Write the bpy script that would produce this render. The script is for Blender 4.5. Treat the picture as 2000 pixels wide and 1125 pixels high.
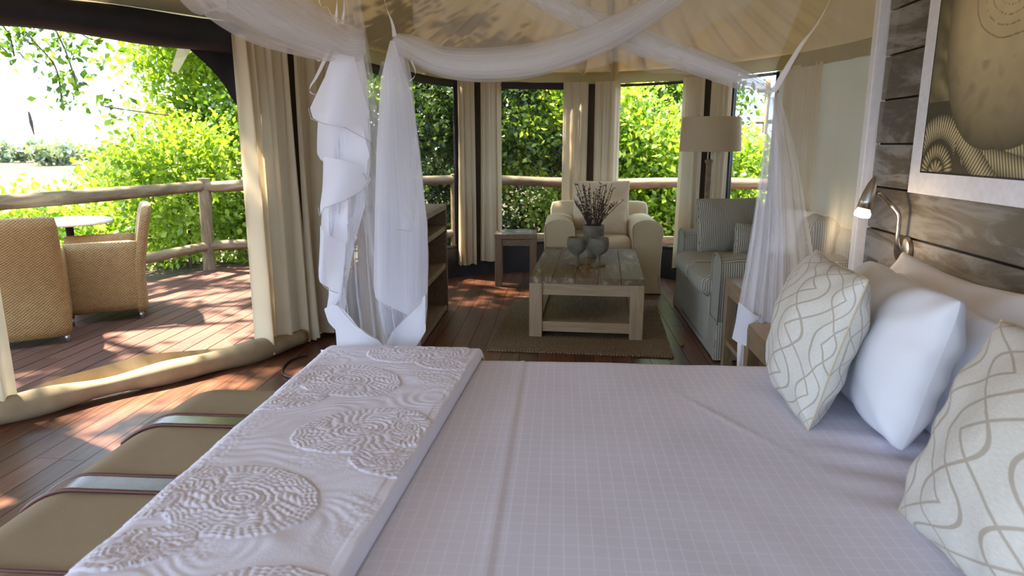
import bpy, bmesh, math, random
import numpy as np
from mathutils import Vector, Matrix, Euler, noise
random.seed(7); RNG = np.random.default_rng(7)
for o in list(bpy.data.objects): bpy.data.objects.remove(o)
SC = bpy.context.scene
COL = SC.collection
PI = math.pi

# ------------------------------------------------------------------ camera
F, CX, CY, CAMH = 1320., 1000., 562.5, 1.33
PITCH = math.atan((CY - 281.) / F)
YAW = math.atan((1096. - CX) / F * math.cos(PITCH))
cd = bpy.data.cameras.new('camera'); cam = bpy.data.objects.new('camera', cd); COL.objects.link(cam)
cam.location = (0, 0, CAMH); cam.rotation_euler = (PI/2 - PITCH, 0, YAW)
cd.sensor_fit = 'HORIZONTAL'; cd.sensor_width = 36.; cd.lens = 36. * F / 2000.
cd.clip_start = .05; cd.clip_end = 1000
cd.dof.use_dof = True; cd.dof.focus_distance = 3.0; cd.dof.aperture_fstop = 4.8
SC.camera = cam
# ------------------------------------------------------------------ light
W = bpy.data.worlds.new('sky'); SC.world = W; W.use_nodes = True
bg = W.node_tree.nodes['Background']; bg.inputs[0].default_value = (.58, .755, 1.0, 1); bg.inputs[1].default_value = 4.0
sl = bpy.data.lights.new('sun', 'SUN'); sl.energy = 31.; sl.angle = math.radians(1.3); sl.color = (1, .89, .72)
sun = bpy.data.objects.new('sun', sl); COL.objects.link(sun)
sun.rotation_euler = Vector((.46, -.20, -.86)).to_track_quat('-Z', 'Y').to_euler()
SC.view_settings.view_transform = 'Standard'; SC.view_settings.look = 'None'
SC.view_settings.gamma = 1; SC.view_settings.use_curve_mapping = False
SC.view_settings.exposure = 0.5
try:
    SC.cycles.transparent_max_bounces = 24
except Exception: pass

# ------------------------------------------------------------------ pixel helpers (2000x1125 frame)
_fh = Vector((-math.sin(YAW), math.cos(YAW), 0)); _rt = Vector((math.cos(YAW), math.sin(YAW), 0)); _u = Vector((0, 0, 1))
_fw = _fh*math.cos(PITCH) - _u*math.sin(PITCH); _up = _fh*math.sin(PITCH) + _u*math.cos(PITCH)
CAMP = Vector((0, 0, CAMH))
def ray(x, y): return _fw + _rt*((x-CX)/F) + _up*((CY-y)/F)
def atz(x, y, z=0.): d = ray(x, y); return CAMP + d*((z-CAMH)/d.z)
def atX(x, y, X): d = ray(x, y); return CAMP + d*(X/d.x)
def atY(x, y, Y): d = ray(x, y); return CAMP + d*(Y/d.y)
def projx(P): v = Vector(P)-CAMP; return CX + F*v.dot(_rt)/v.dot(_fw)

# ------------------------------------------------------------------ materials
def nm(name):
    m = bpy.data.materials.new(name); m.use_nodes = True
    return m, m.node_tree.nodes, m.node_tree.links, m.node_tree.nodes['Principled BSDF']
def coords(N, L, kind, scale, rot=(0, 0, 0)):
    t = N.new('ShaderNodeTexCoord'); mp = N.new('ShaderNodeMapping')
    mp.inputs['Scale'].default_value = scale; mp.inputs['Rotation'].default_value = rot
    L.new(t.outputs[kind], mp.inputs[0]); return mp.outputs[0]
def ramp(N, L, fac, stops):
    r = N.new('ShaderNodeValToRGB'); e = r.color_ramp.elements
    while len(e) < len(stops): e.new(.5)
    for k, (p, c) in enumerate(stops): e[k].position = p; e[k].color = (*c, 1)
    L.new(fac, r.inputs[0]); return r.outputs[0]
def mth(N, L, op, a, b=None, c=None):
    n = N.new('ShaderNodeMath'); n.operation = op
    for k, v in enumerate((a, b, c)):
        if v is None: continue
        if hasattr(v, 'is_linked'): L.new(v, n.inputs[k])
        else: n.inputs[k].default_value = v
    return n.outputs[0]
def bumpn(N, L, bs, h, s=.3, d=.01):
    b = N.new('ShaderNodeBump'); b.inputs['Strength'].default_value = s; b.inputs['Distance'].default_value = d
    L.new(h, b.inputs['Height']); L.new(b.outputs[0], bs.inputs['Normal'])
def mixc(N, L, f, a, b, mode='MIX'):
    n = N.new('ShaderNodeMix'); n.data_type = 'RGBA'; n.blend_type = mode
    for k, v in ((0, f), (6, a), (7, b)):
        if hasattr(v, 'is_linked'): L.new(v, n.inputs[k])
        elif k == 0: n.inputs[0].default_value = v
        else: n.inputs[k].default_value = (*v, 1)
    return n.outputs[2]
def translucent(N, L, bs, col, f, m):
    t = N.new('ShaderNodeBsdfTranslucent'); x = N.new('ShaderNodeMixShader'); x.inputs[0].default_value = f
    if hasattr(col, 'is_linked'): L.new(col, t.inputs[0])
    else: t.inputs[0].default_value = (*col, 1)
    L.new(bs.outputs[0], x.inputs[1]); L.new(t.outputs[0], x.inputs[2])
    L.new(x.outputs[0], N['Material Output'].inputs[0]); return x.outputs[0]

def cloth(name, c, c2=None, scale=3., weave=900., bump=.15, rough=.9, trans=0., spec=.15):
    m, N, L, b = nm(name)
    n = N.new('ShaderNodeTexNoise'); n.inputs['Scale'].default_value = scale; n.inputs['Detail'].default_value = 5
    L.new(coords(N, L, 'Object', (1, 1, 1)), n.inputs[0])
    col = ramp(N, L, n.outputs[0], [(.3, c), (.7, c2 or tuple(.88*x for x in c))])
    L.new(col, b.inputs['Base Color']); b.inputs['Roughness'].default_value = rough; b.inputs['Specular IOR Level'].default_value = spec
    w = N.new('ShaderNodeTexNoise'); w.inputs['Scale'].default_value = weave; w.inputs['Detail'].default_value = 1
    L.new(coords(N, L, 'Object', (1, 1, 1)), w.inputs[0]); bumpn(N, L, b, w.outputs[0], bump, .002)
    if trans: translucent(N, L, b, col, trans, m)
    return m
def wood(name, stops, scale=(14, 1.2, 14), rough=.55, bump=.25, rnd=.0, wave=0., spec=.4, nscale=2.5, val=(.75, 1.25)):
    m, N, L, b = nm(name)
    co = coords(N, L, 'Object', scale)
    if rnd:
        oi = N.new('ShaderNodeObjectInfo'); ad = N.new('ShaderNodeVectorMath'); ad.operation = 'ADD'
        cb = N.new('ShaderNodeCombineXYZ'); r9 = mth(N, L, 'MULTIPLY', oi.outputs['Random'], 57.)
        for k in range(3): L.new(r9, cb.inputs[k])
        L.new(co, ad.inputs[0]); L.new(cb.outputs[0], ad.inputs[1]); co = ad.outputs[0]
    n = N.new('ShaderNodeTexNoise'); n.inputs['Scale'].default_value = nscale; n.inputs['Detail'].default_value = 7; n.inputs['Roughness'].default_value = .62
    n.inputs['Distortion'].default_value = .6; L.new(co, n.inputs[0])
    fac = n.outputs[0]
    if wave:
        s = mth(N, L, 'SINE', mth(N, L, 'MULTIPLY', fac, wave)); fac = mth(N, L, 'MULTIPLY_ADD', s, .32, .5)
    col = ramp(N, L, fac, stops)
    if rnd:
        v = mth(N, L, 'MULTIPLY_ADD', oi.outputs['Random'], val[1]-val[0], val[0])
        h = N.new('ShaderNodeHueSaturation'); L.new(v, h.inputs['Value']); L.new(col, h.inputs['Color']); col = h.outputs[0]
    L.new(col, b.inputs['Base Color']); b.inputs['Roughness'].default_value = rough; b.inputs['Specular IOR Level'].default_value = spec
    bumpn(N, L, b, fac, bump, .004); return m
def plain(name, c, rough=.5, metal=0., spec=.5):
    m, N, L, b = nm(name)
    n = N.new('ShaderNodeTexNoise'); n.inputs['Scale'].default_value = 40; L.new(coords(N, L, 'Object', (1, 1, 1)), n.inputs[0])
    L.new(ramp(N, L, n.outputs[0], [(.3, tuple(.9*x for x in c)), (.7, c)]), b.inputs['Base Color'])
    b.inputs['Roughness'].default_value = rough; b.inputs['Metallic'].default_value = metal; b.inputs['Specular IOR Level'].default_value = spec; return m
def sheer(name, c, alpha, streak=0.):
    m, N, L, b = nm(name)
    b.inputs['Base Color'].default_value = (*c, 1); b.inputs['Roughness'].default_value = .9; b.inputs['Specular IOR Level'].default_value = .1
    sh = translucent(N, L, b, c, .45, m)
    t = N.new('ShaderNodeBsdfTransparent'); x = N.new('ShaderNodeMixShader')
    n = N.new('ShaderNodeTexNoise'); n.inputs['Scale'].default_value = 6; n.inputs['Detail'].default_value = 4
    L.new(coords(N, L, 'UV', (4, .35, 1)), n.inputs[0])
    f = mth(N, L, 'MULTIPLY_ADD', mth(N, L, 'SUBTRACT', n.outputs[0], .5), streak*2, alpha)
    f.node.use_clamp = True
    L.new(f, x.inputs[0]); L.new(t.outputs[0], x.inputs[1]); L.new(sh, x.inputs[2]); L.new(x.outputs[0], N['Material Output'].inputs[0]); return m
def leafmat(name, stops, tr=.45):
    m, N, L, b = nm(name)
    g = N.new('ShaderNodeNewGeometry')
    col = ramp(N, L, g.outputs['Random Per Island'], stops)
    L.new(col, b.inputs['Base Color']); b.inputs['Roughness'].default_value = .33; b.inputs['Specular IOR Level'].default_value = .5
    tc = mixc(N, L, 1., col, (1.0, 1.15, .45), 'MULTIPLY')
    translucent(N, L, b, tc, tr, m); return m

MT = {}
MT['floor'] = wood('floor_wood', [(.25, (.055, .020, .011)), (.5, (.115, .043, .022)), (.75, (.19, .078, .042))], (16, .9, 16), .34, .15, rnd=1, val=(.6, 1.3))
MT['deck'] = wood('deck_wood', [(.25, (.062, .027, .018)), (.5, (.108, .046, .031)), (.8, (.165, .072, .049))], (16, .8, 16), .65, .25, rnd=1, val=(.8, 1.2), spec=.25)
MT['grey_wood'] = wood('weathered_board', [(.12, (.10, .08, .063)), (.4, (.15, .128, .108)), (.6, (.19, .17, .155)), (.88, (.265, .25, .24))], (.6, 1.3, 6.5), .6, .3, rnd=1, wave=20, nscale=1.5, val=(.82, 1.12))
MT['table_wood'] = wood('limewashed_wood', [(.2, (.23, .155, .085)), (.5, (.35, .25, .145)), (.8, (.46, .35, .225))], (20, 2, 20), .55, .3)
MT['table_leg'] = wood('limewashed_leg_wood', [(.2, (.23, .155, .085)), (.5, (.35, .25, .145)), (.8, (.46, .35, .225))], (20, 20, 1.6), .55, .3)
MT['table_apron'] = wood('limewashed_apron_wood', [(.2, (.23, .155, .085)), (.5, (.35, .25, .145)), (.8, (.46, .35, .225))], (1.6, 20, 20), .55, .3)
MT['dark_leg'] = wood('side_table_leg_wood', [(.2, (.12, .075, .042)), (.5, (.19, .125, .075)), (.8, (.27, .19, .12))], (14, 14, 1.6), .55, .25)
MT['night_leg'] = wood('bedside_leg_wood', [(.2, (.19, .12, .062)), (.5, (.28, .19, .11)), (.8, (.38, .28, .17))], (14, 14, 1.6), .5, .25)
MT['tabletop_wood'] = wood('worn_top_wood', [(.15, (.13, .088, .050)), (.45, (.19, .135, .082)), (.68, (.25, .19, .125)), (.9, (.42, .39, .34))], (9, 1.2, 9), .55, .3, wave=11, nscale=1.6, rnd=1, val=(.85, 1.1), spec=.15)
MT['dark_wood'] = wood('side_table_wood', [(.2, (.12, .075, .042)), (.5, (.19, .125, .075)), (.8, (.27, .19, .12))], (14, 2, 14), .55, .25)
MT['night_wood'] = wood('bedside_wood', [(.2, (.19, .12, .062)), (.5, (.28, .19, .11)), (.8, (.38, .28, .17))], (14, 2, 14), .5, .25)
MT['log'] = wood('pole_log', [(.25, (.07, .045, .023)), (.5, (.175, .118, .062)), (.78, (.32, .225, .13))], (7, 7, 1.4), .75, .6, rnd=1, val=(.85, 1.2))
MT['canvas'] = cloth('roof_canvas', (.44, .335, .18), (.385, .29, .15), 2., 500, .1, trans=.025)
MT['valance'] = cloth('valance_canvas', (.46, .39, .20), (.40, .33, .165), 2., 500, .1, trans=.1)
MT['wallcanvas'] = cloth('wall_canvas', (.37, .325, .225), (.32, .28, .19), 2., 500, .1, trans=.2)
MT['strip'] = cloth('brown_canvas', (.075, .055, .038), (.055, .04, .028), 3, 500, .1)
MT['black'] = cloth('black_canvas', (.012, .012, .017), (.022, .021, .028), 6, 500, .2, rough=.55, spec=.4)
MT['gauze'] = None
MT['curtain'] = cloth('cream_cotton', (.76, .65, .46), (.69, .58, .40), 2.5, 700, .15, trans=.30)
MT['sill'] = cloth('tan_canvas', (.38, .295, .18), (.27, .205, .125), 9, 300, .3)
MT['sheet_plain'] = cloth('white_cotton', (.78, .76, .83), (.73, .71, .79), 3, 900, .1)
MT['pillow_white'] = cloth('white_pillow_cotton', (.84, .84, .88), (.79, .79, .84), 3, 900, .1)
MT['pillow_pink'] = cloth('warm_white_pillow_cotton', (.80, .74, .70), (.76, .70, .66), 3, 900, .1)
MT['bench'] = cloth('tan_canvas_upholstery', (.335, .26, .165), (.29, .22, .14), 4, 600, .35)
MT['cream'] = cloth('cream_slipcover', (.62, .51, .33), (.56, .45, .29), 3, 700, .2)
MT['cream_cush'] = cloth('ivory_cushion', (.64, .52, .36), (.57, .45, .30), 3, 700, .2)
MT['piping'] = cloth('sofa_piping', (.30, .29, .26), (.26, .25, .23), 3, 700, .2)
MT['white_paint'] = plain('white_paint', (.82, .80, .84), .45)
MT['steel'] = plain('brushed_steel', (.42, .38, .33), .3, 1.)
MT['darkmetal'] = plain('dark_metal', (.03, .028, .026), .45, .6)
MT['alu'] = plain('aluminium_foot', (.6, .6, .6), .35, 1.)
MT['copper'] = plain('copper_tube', (.62, .30, .18), .3, 1.)
MT['stone'] = cloth('grey_green_ceramic', (.21, .19, .135), (.12, .11, .08), 14, 90, .3, rough=.7)
MT['twig'] = plain('dried_twig', (.055, .03, .022), .8)
MT['pod'] = cloth('dried_pod', (.34, .20, .06), (.10, .045, .015), 60, 300, .4)
MT['shade'] = cloth('linen_lampshade', (.62, .52, .36), (.58, .48, .33), 4, 900, .25, trans=.35)
MT['bark'] = wood('bark', [(.2, (.05, .035, .025)), (.8, (.16, .12, .085))], (8, 8, 2), .9, .6)
MT['ground'] = cloth('dry_grass_ground', (.085, .066, .043), (.055, .057, .027), .25, 30, .3)
MT['tabletop_out'] = plain('pale_stone_top', (.72, .68, .60), .25)
MT['cable'] = plain('black_cable', (.01, .01, .01), .4)
MT['plate'] = plain('switch_plate_metal', (.22, .21, .19), .35, .8)
MT['mag'] = None
MT['leaf_bright'] = leafmat('bright_leaves', [(.0, (.12, .20, .02)), (.4, (.24, .35, .035)), (.75, (.38, .48, .06)), (1., (.55, .58, .12))], .5)
MT['leaf_mid'] = leafmat('mid_leaves', [(.0, (.04, .085, .012)), (.5, (.11, .20, .025)), (.85, (.26, .36, .05)), (1., (.42, .50, .10))], .42)
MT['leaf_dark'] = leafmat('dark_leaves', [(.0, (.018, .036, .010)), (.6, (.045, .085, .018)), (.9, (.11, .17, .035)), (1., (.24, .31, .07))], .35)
MT['leaf_haze'] = leafmat('haze_tinted_leaves', [(.0, (.20, .25, .15)), (1., (.32, .36, .22))], .2)  # distance haze put into the leaf colour as a paler green

def gauze():
    m, N, L, b = nm('insect_gauze'); b.inputs['Base Color'].default_value = (.012, .013, .014, 1); b.inputs['Roughness'].default_value = .8
    t = N.new('ShaderNodeBsdfTransparent'); x = N.new('ShaderNodeMixShader'); x.inputs[0].default_value = .38
    L.new(t.outputs[0], x.inputs[1]); L.new(b.outputs[0], x.inputs[2]); L.new(x.outputs[0], N['Material Output'].inputs[0]); return m
MT['gauze'] = gauze()
MT['net'] = sheer('mosquito_net', (.88, .86, .88), .30, .10)
MT['net_thin'] = sheer('mosquito_net_single', (.82, .80, .80), .19, .10)
MT['net_dense'] = sheer('gathered_net', (.90, .885, .94), .55, .10)
MT['net_hem'] = sheer('layered_hem_net', (.90, .885, .945), .86, .0)
MT['hem_edge'] = cloth('hem_stitching', (.52, .47, .45), None, 3, 900, .1)
MT['hem'] = sheer('white_cotton_hem', (.90, .89, .95), .93, .0)

def stripes():
    m, N, L, b = nm('ticking_stripe')
    t = N.new('ShaderNodeTexCoord'); s = N.new('ShaderNodeSeparateXYZ'); L.new(t.outputs['Object'], s.inputs[0])
    sn = N.new('ShaderNodeSeparateXYZ'); L.new(t.outputs['Normal'], sn.inputs[0])
    side = mth(N, L, 'GREATER_THAN', mth(N, L, 'ABSOLUTE', sn.outputs[0]), .75)
    co = mth(N, L, 'ADD', mth(N, L, 'MULTIPLY', s.outputs[0], mth(N, L, 'SUBTRACT', 1., side)), mth(N, L, 'MULTIPLY', s.outputs[1], side))
    f = mth(N, L, 'GREATER_THAN', mth(N, L, 'FRACT', mth(N, L, 'MULTIPLY', co, 74.)), .62)
    L.new(mixc(N, L, f, (.43, .40, .32), (.115, .11, .10)), b.inputs['Base Color']); b.inputs['Roughness'].default_value = .9; b.inputs['Specular IOR Level'].default_value = .1
    return m
MT['stripe'] = stripes()
def windowpane():
    m, N, L, b = nm('windowpane_coverlet')
    t = N.new('ShaderNodeTexCoord'); s = N.new('ShaderNodeSeparateXYZ'); L.new(t.outputs['Object'], s.inputs[0])
    def line(o, per, w):
        f = mth(N, L, 'FRACT', mth(N, L, 'DIVIDE', o, per)); return mth(N, L, 'LESS_THAN', f, w)
    g = mth(N, L, 'MAXIMUM', line(s.outputs[0], .0262, .085), line(s.outputs[1], .034, .06))
    fine = mth(N, L, 'SINE', mth(N, L, 'MULTIPLY', s.outputs[1], 1900.))
    n = N.new('ShaderNodeTexNoise'); n.inputs['Scale'].default_value = 4; L.new(t.outputs['Object'], n.inputs[0])
    base = ramp(N, L, n.outputs[0], [(.35, (.69, .67, .78)), (.65, (.73, .71, .82))])
    L.new(mixc(N, L, g, base, (.81, .79, .90)), b.inputs['Base Color']); b.inputs['Roughness'].default_value = .8; b.inputs['Specular IOR Level'].default_value = .2
    bumpn(N, L, b, mth(N, L, 'ADD', mth(N, L, 'MULTIPLY', g, .8), mth(N, L, 'MULTIPLY', fine, .12)), .25, .0015); return m
MT['coverlet'] = windowpane()
def lattice():
    m, N, L, b = nm('lattice_jacquard')
    t = N.new('ShaderNodeTexCoord'); s = N.new('ShaderNodeSeparateXYZ'); L.new(t.outputs['UV'], s.inputs[0]); u, v = s.outputs[0], s.outputs[1]
    def fam(ph, kind, w):
        a = mth(N, L, 'MULTIPLY_ADD', v, 2.4, ph)
        if kind: wv = mth(N, L, 'MULTIPLY', mth(N, L, 'SINE', mth(N, L, 'MULTIPLY', a, 2*PI)), .36)
        else: wv = mth(N, L, 'MULTIPLY', mth(N, L, 'SUBTRACT', mth(N, L, 'PINGPONG', mth(N, L, 'MULTIPLY', a, 2.), 1.), .5), 1.15)
        q = mth(N, L, 'FRACT', mth(N, L, 'ADD', mth(N, L, 'MULTIPLY_ADD', u, 4., 0. if kind else .5), wv))
        return mth(N, L, 'LESS_THAN', mth(N, L, 'ABSOLUTE', mth(N, L, 'SUBTRACT', q, .5)), w)
    g = mth(N, L, 'MAXIMUM', mth(N, L, 'MAXIMUM', fam(0., 1, .030), fam(.5, 1, .030)), fam(.25, 0, .030))
    n = N.new('ShaderNodeTexNoise'); n.inputs['Scale'].default_value = 60; n.inputs['Detail'].default_value = 3; L.new(coords(N, L, 'UV', (1, 6, 1)), n.inputs[0])
    base = ramp(N, L, n.outputs[0], [(.3, (.56, .525, .46)), (.7, (.70, .66, .59))])
    L.new(mixc(N, L, g, base, (.42, .36, .29)), b.inputs['Base Color']); b.inputs['Roughness'].default_value = .6; b.inputs['Specular IOR Level'].default_value = .3
    bumpn(N, L, b, mth(N, L, 'ADD', mth(N, L, 'MULTIPLY', g, -.7), mth(N, L, 'MULTIPLY', n.outputs[0], .4)), .3, .002); return m
MT['lattice'] = lattice()
def weave(name, c1, c2, fx, fz, bump=.6):
    m, N, L, b = nm(name)
    t = N.new('ShaderNodeTexCoord'); s = N.new('ShaderNodeSeparateXYZ'); L.new(t.outputs['Object'], s.inputs[0])
    h = mth(N, L, 'ADD', s.outputs[0], s.outputs[1])
    a = mth(N, L, 'SINE', mth(N, L, 'MULTIPLY', h, fx)); c = mth(N, L, 'SINE', mth(N, L, 'MULTIPLY', s.outputs[2], fz))
    k = mth(N, L, 'MULTIPLY_ADD', mth(N, L, 'MULTIPLY', a, c), .5, .5)
    n = N.new('ShaderNodeTexNoise'); n.inputs['Scale'].default_value = 25; L.new(t.outputs['Object'], n.inputs[0])
    k2 = mth(N, L, 'MULTIPLY_ADD', n.outputs[0], .4, mth(N, L, 'MULTIPLY', k, .6))
    L.new(ramp(N, L, k2, [(.15, c1), (.75, c2)]), b.inputs['Base Color']); b.inputs['Roughness'].default_value = .5
    bumpn(N, L, b, k, bump, .004); return m
MT['wicker'] = weave('woven_wicker', (.16, .085, .026), (.36, .215, .078), 250, 330)
def rugmat():
    m, N, L, b = nm('jute_rug')
    t = N.new('ShaderNodeTexCoord'); s = N.new('ShaderNodeSeparateXYZ'); L.new(t.outputs['Object'], s.inputs[0])
    a = mth(N, L, 'SINE', mth(N, L, 'MULTIPLY', s.outputs[1], 2*PI/.030)); c = mth(N, L, 'SINE', mth(N, L, 'MULTIPLY', s.outputs[0], 2*PI/.020))
    n = N.new('ShaderNodeTexNoise'); n.inputs['Scale'].default_value = 70; n.inputs['Detail'].default_value = 4; L.new(t.outputs['Object'], n.inputs[0])
    k = mth(N, L, 'MULTIPLY_ADD', mth(N, L, 'MULTIPLY', a, c), .22, n.outputs[0])
    L.new(ramp(N, L, k, [(.25, (.06, .038, .018)), (.5, (.17, .115, .06)), (.75, (.30, .215, .12))]), b.inputs['Base Color']); b.inputs['Roughness'].default_value = .95
    bumpn(N, L, b, k, .8, .008); return m
MT['rug'] = rugmat()
def leather():
    m, N, L, b = nm('worn_brown_leather')
    n = N.new('ShaderNodeTexNoise'); n.inputs['Scale'].default_value = 9; n.inputs['Detail'].default_value = 6; L.new(coords(N, L, 'Object', (1, 1, 1)), n.inputs[0])
    L.new(ramp(N, L, n.outputs[0], [(.3, (.055, .024, .016)), (.6, (.13, .062, .040)), (.8, (.22, .13, .095))]), b.inputs['Base Color'])
    b.inputs['Roughness'].default_value = .26; b.inputs['Specular IOR Level'].default_value = .8; bumpn(N, L, b, n.outputs[0], .25, .004); return m
MT['leather'] = leather()
MT['leather_edge'] = plain('red_brown_leather_edge', (.10, .028, .018), .45)
def quiltmat():
    m, N, L, b = nm('white_quilted_cotton')
    n = N.new('ShaderNodeTexNoise'); n.inputs['Scale'].default_value = 260; n.inputs['Detail'].default_value = 2; L.new(coords(N, L, 'Object', (1, 1, 1)), n.inputs[0])
    b.inputs['Base Color'].default_value = (.80, .785, .91, 1); b.inputs['Roughness'].default_value = .75; b.inputs['Specular IOR Level'].default_value = .25
    bumpn(N, L, b, n.outputs[0], .25, .002); return m
MT['quilt'] = quiltmat()
def printmat():
    m, N, L, b = nm('photo_print'); a = N.new('ShaderNodeAttribute'); a.attribute_name = 'Col'; L.new(a.outputs[0], b.inputs['Base Color']); b.inputs['Roughness'].default_value = .5; return m
MT['print'] = printmat()
def bulbmat():
    m, N, L, b = nm('lit_bulb'); b.inputs['Emission Color'].default_value = (1, .72, .38, 1); b.inputs['Emission Strength'].default_value = 3; b.inputs['Base Color'].default_value = (.9, .8, .6, 1); return m
MT['bulb'] = bulbmat()

# ------------------------------------------------------------------ mesh helpers
class MB:
    def __init__(s): s.v = []; s.f = []; s.uv = None
    def add(s, V, Fc):
        o = len(s.v); s.v += [tuple(p) for p in V]; s.f += [tuple(i+o for i in f) for f in Fc]; return s
    def box(s, c, d, rot=None, bev=0.):
        bm = bmesh.new(); bmesh.ops.create_cube(bm, size=1)
        for v in bm.verts: v.co = Vector((v.co.x*d[0], v.co.y*d[1], v.co.z*d[2]))
        if bev: bmesh.ops.bevel(bm, geom=bm.edges[:], offset=bev, segments=2, affect='EDGES', profile=.5)
        R = Euler(rot).to_matrix() if rot else Matrix.Identity(3)
        bm.verts.index_update(); s.add([R @ v.co + Vector(c) for v in bm.verts], [[v.index for v in f.verts] for f in bm.faces]); bm.free(); return s
    def tube(s, pts, r, seg=10, cap=True):
        P = [Vector(p) for p in pts]; n = len(P); rs = r if hasattr(r, '__len__') else [r]*n
        T = [(P[min(i+1, n-1)]-P[max(i-1, 0)]).normalized() for i in range(n)]
        N0 = T[0].orthogonal().normalized(); V = []
        for i in range(n):
            N0 = (N0 - T[i]*N0.dot(T[i])).normalized(); B = T[i].cross(N0)
            for k in range(seg):
                a = 2*PI*k/seg; V.append(P[i] + (N0*math.cos(a)+B*math.sin(a))*rs[i])
        Fc = [(i*seg+k, i*seg+(k+1) % seg, (i+1)*seg+(k+1) % seg, (i+1)*seg+k) for i in range(n-1) for k in range(seg)]
        if cap: Fc += [tuple(range(seg))[::-1], tuple((n-1)*seg+k for k in range(seg))]
        return s.add(V, Fc)
    def lathe(s, prof, c=(0, 0, 0), seg=28, cap=True):
        V = [(c[0]+r*math.cos(2*PI*k/seg), c[1]+r*math.sin(2*PI*k/seg), c[2]+z) for r, z in prof for k in range(seg)]; n = len(prof)
        Fc = [(i*seg+k, i*seg+(k+1) % seg, (i+1)*seg+(k+1) % seg, (i+1)*seg+k) for i in range(n-1) for k in range(seg)]
        if cap: Fc += [tuple(range(seg))[::-1], tuple((n-1)*seg+k for k in range(seg))]
        return s.add(V, Fc)
    def grid(s, P):          # P: nu x nv x 3
        P = np.asarray(P); nu, nv = P.shape[:2]
        return s.add(P.reshape(-1, 3).tolist(), [(i*nv+j, (i+1)*nv+j, (i+1)*nv+j+1, i*nv+j+1) for i in range(nu-1) for j in range(nv-1)])
    def soft(s, c, d, r=.04, bulge=(0, 0, 0), n=9, rot=None):   # rounded, slightly stuffed box
        V = []; idx = {}; Fc = []
        R = Euler(rot).to_matrix() if rot else Matrix.Identity(3)
        def vert(i, j, k):
            if (i, j, k) in idx: return idx[(i, j, k)]
            q = [2*t/n-1 for t in (i, j, k)]
            q = [math.copysign(abs(t)**.8, t) for t in q]
            p = [q[a]*d[a]/2 for a in range(3)]
            e = [max(-d[a]/2+r, min(d[a]/2-r, p[a])) for a in range(3)]
            w = Vector([p[a]-e[a] for a in range(3)])
            if w.length > 1e-9: w = w.normalized()*r
            m = [max(abs(q[b]) for b in range(3) if b != a) for a in range(3)]
            P = Vector([e[a]+w[a] + q[a]*bulge[a]*(1-m[a]**2) for a in range(3)])
            idx[(i, j, k)] = len(V); V.append(R @ P + Vector(c)); return idx[(i, j, k)]
        for i in range(n):
            for j in range(n):
                for k, fl in ((0, 1), (n, 0)):
                    q = [vert(i, j, k), vert(i+1, j, k), vert(i+1, j+1, k), vert(i, j+1, k)]; Fc.append(q[::-1] if fl else q)
                    q = [vert(i, k, j), vert(i+1, k, j), vert(i+1, k, j+1), vert(i, k, j+1)]; Fc.append(q if fl else q[::-1])
                    q = [vert(k, i, j), vert(k, i+1, j), vert(k, i+1, j+1), vert(k, i, j+1)]; Fc.append(q[::-1] if fl else q)
        return s.add(V, Fc)
    def mesh(s, name, mat, smooth=False):
        me = bpy.data.meshes.new(name); me.from_pydata(s.v, [], s.f); me.materials.append(MT[mat] if isinstance(mat, str) else mat)
        if s.uv is not None:
            ul = me.uv_layers.new(name='UVMap'); li = np.empty(len(me.loops), np.int32); me.loops.foreach_get('vertex_index', li)
            ul.data.foreach_set('uv', np.asarray(s.uv, np.float32)[li].ravel())
        if smooth:
            me.polygons.foreach_set('use_smooth', [True]*len(me.polygons))
            if smooth == 'auto': me.set_sharp_from_angle(angle=math.radians(40))
        me.update(); return me
    def build(s, name, mat, parent=None, smooth=False):
        return link(name, s.mesh(name, mat, smooth), parent)
def link(name, me, parent=None):
    o = bpy.data.objects.new(name, me); COL.objects.link(o)
    if parent is not None: o.parent = parent
    return o
def tag(o, label, cat, group=None):
    o['label'] = label; o['category'] = cat
    if group: o['group'] = group
    return o
def thing(name, label, cat, loc=(0, 0, 0), rot=0, group=None):
    o = bpy.data.objects.new(name, None); COL.objects.link(o); o.empty_display_size = .1
    o.location = loc; o.rotation_euler = rot if hasattr(rot, '__len__') else (0, 0, rot); return tag(o, label, cat, group)
def struct(o): o['kind'] = 'structure'; return o
def copy_tree(o, parent=None):
    c = o.copy(); COL.objects.link(c); c.parent = parent
    for ch in o.children: copy_tree(ch, c)
    return c
def catmull(P, n=12):
    P = [Vector(p) for p in P]; Q = [P[0]*2-P[1]] + P + [P[-1]*2-P[-2]]; out = []
    for i in range(1, len(Q)-2):
        a, b, c, d = Q[i-1:i+3]
        for k in range(n):
            t = k/n; out.append(.5*((2*b)+(c-a)*t+(2*a-5*b+4*c-d)*t*t+(3*b-a-3*c+d)*t**3))
    out.append(P[-1]); return out
def uvgrid(nu, nv): return np.stack(np.meshgrid(np.linspace(0, 1, nu), np.linspace(0, 1, nv), indexing='ij'), -1).reshape(-1, 2)

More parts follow.
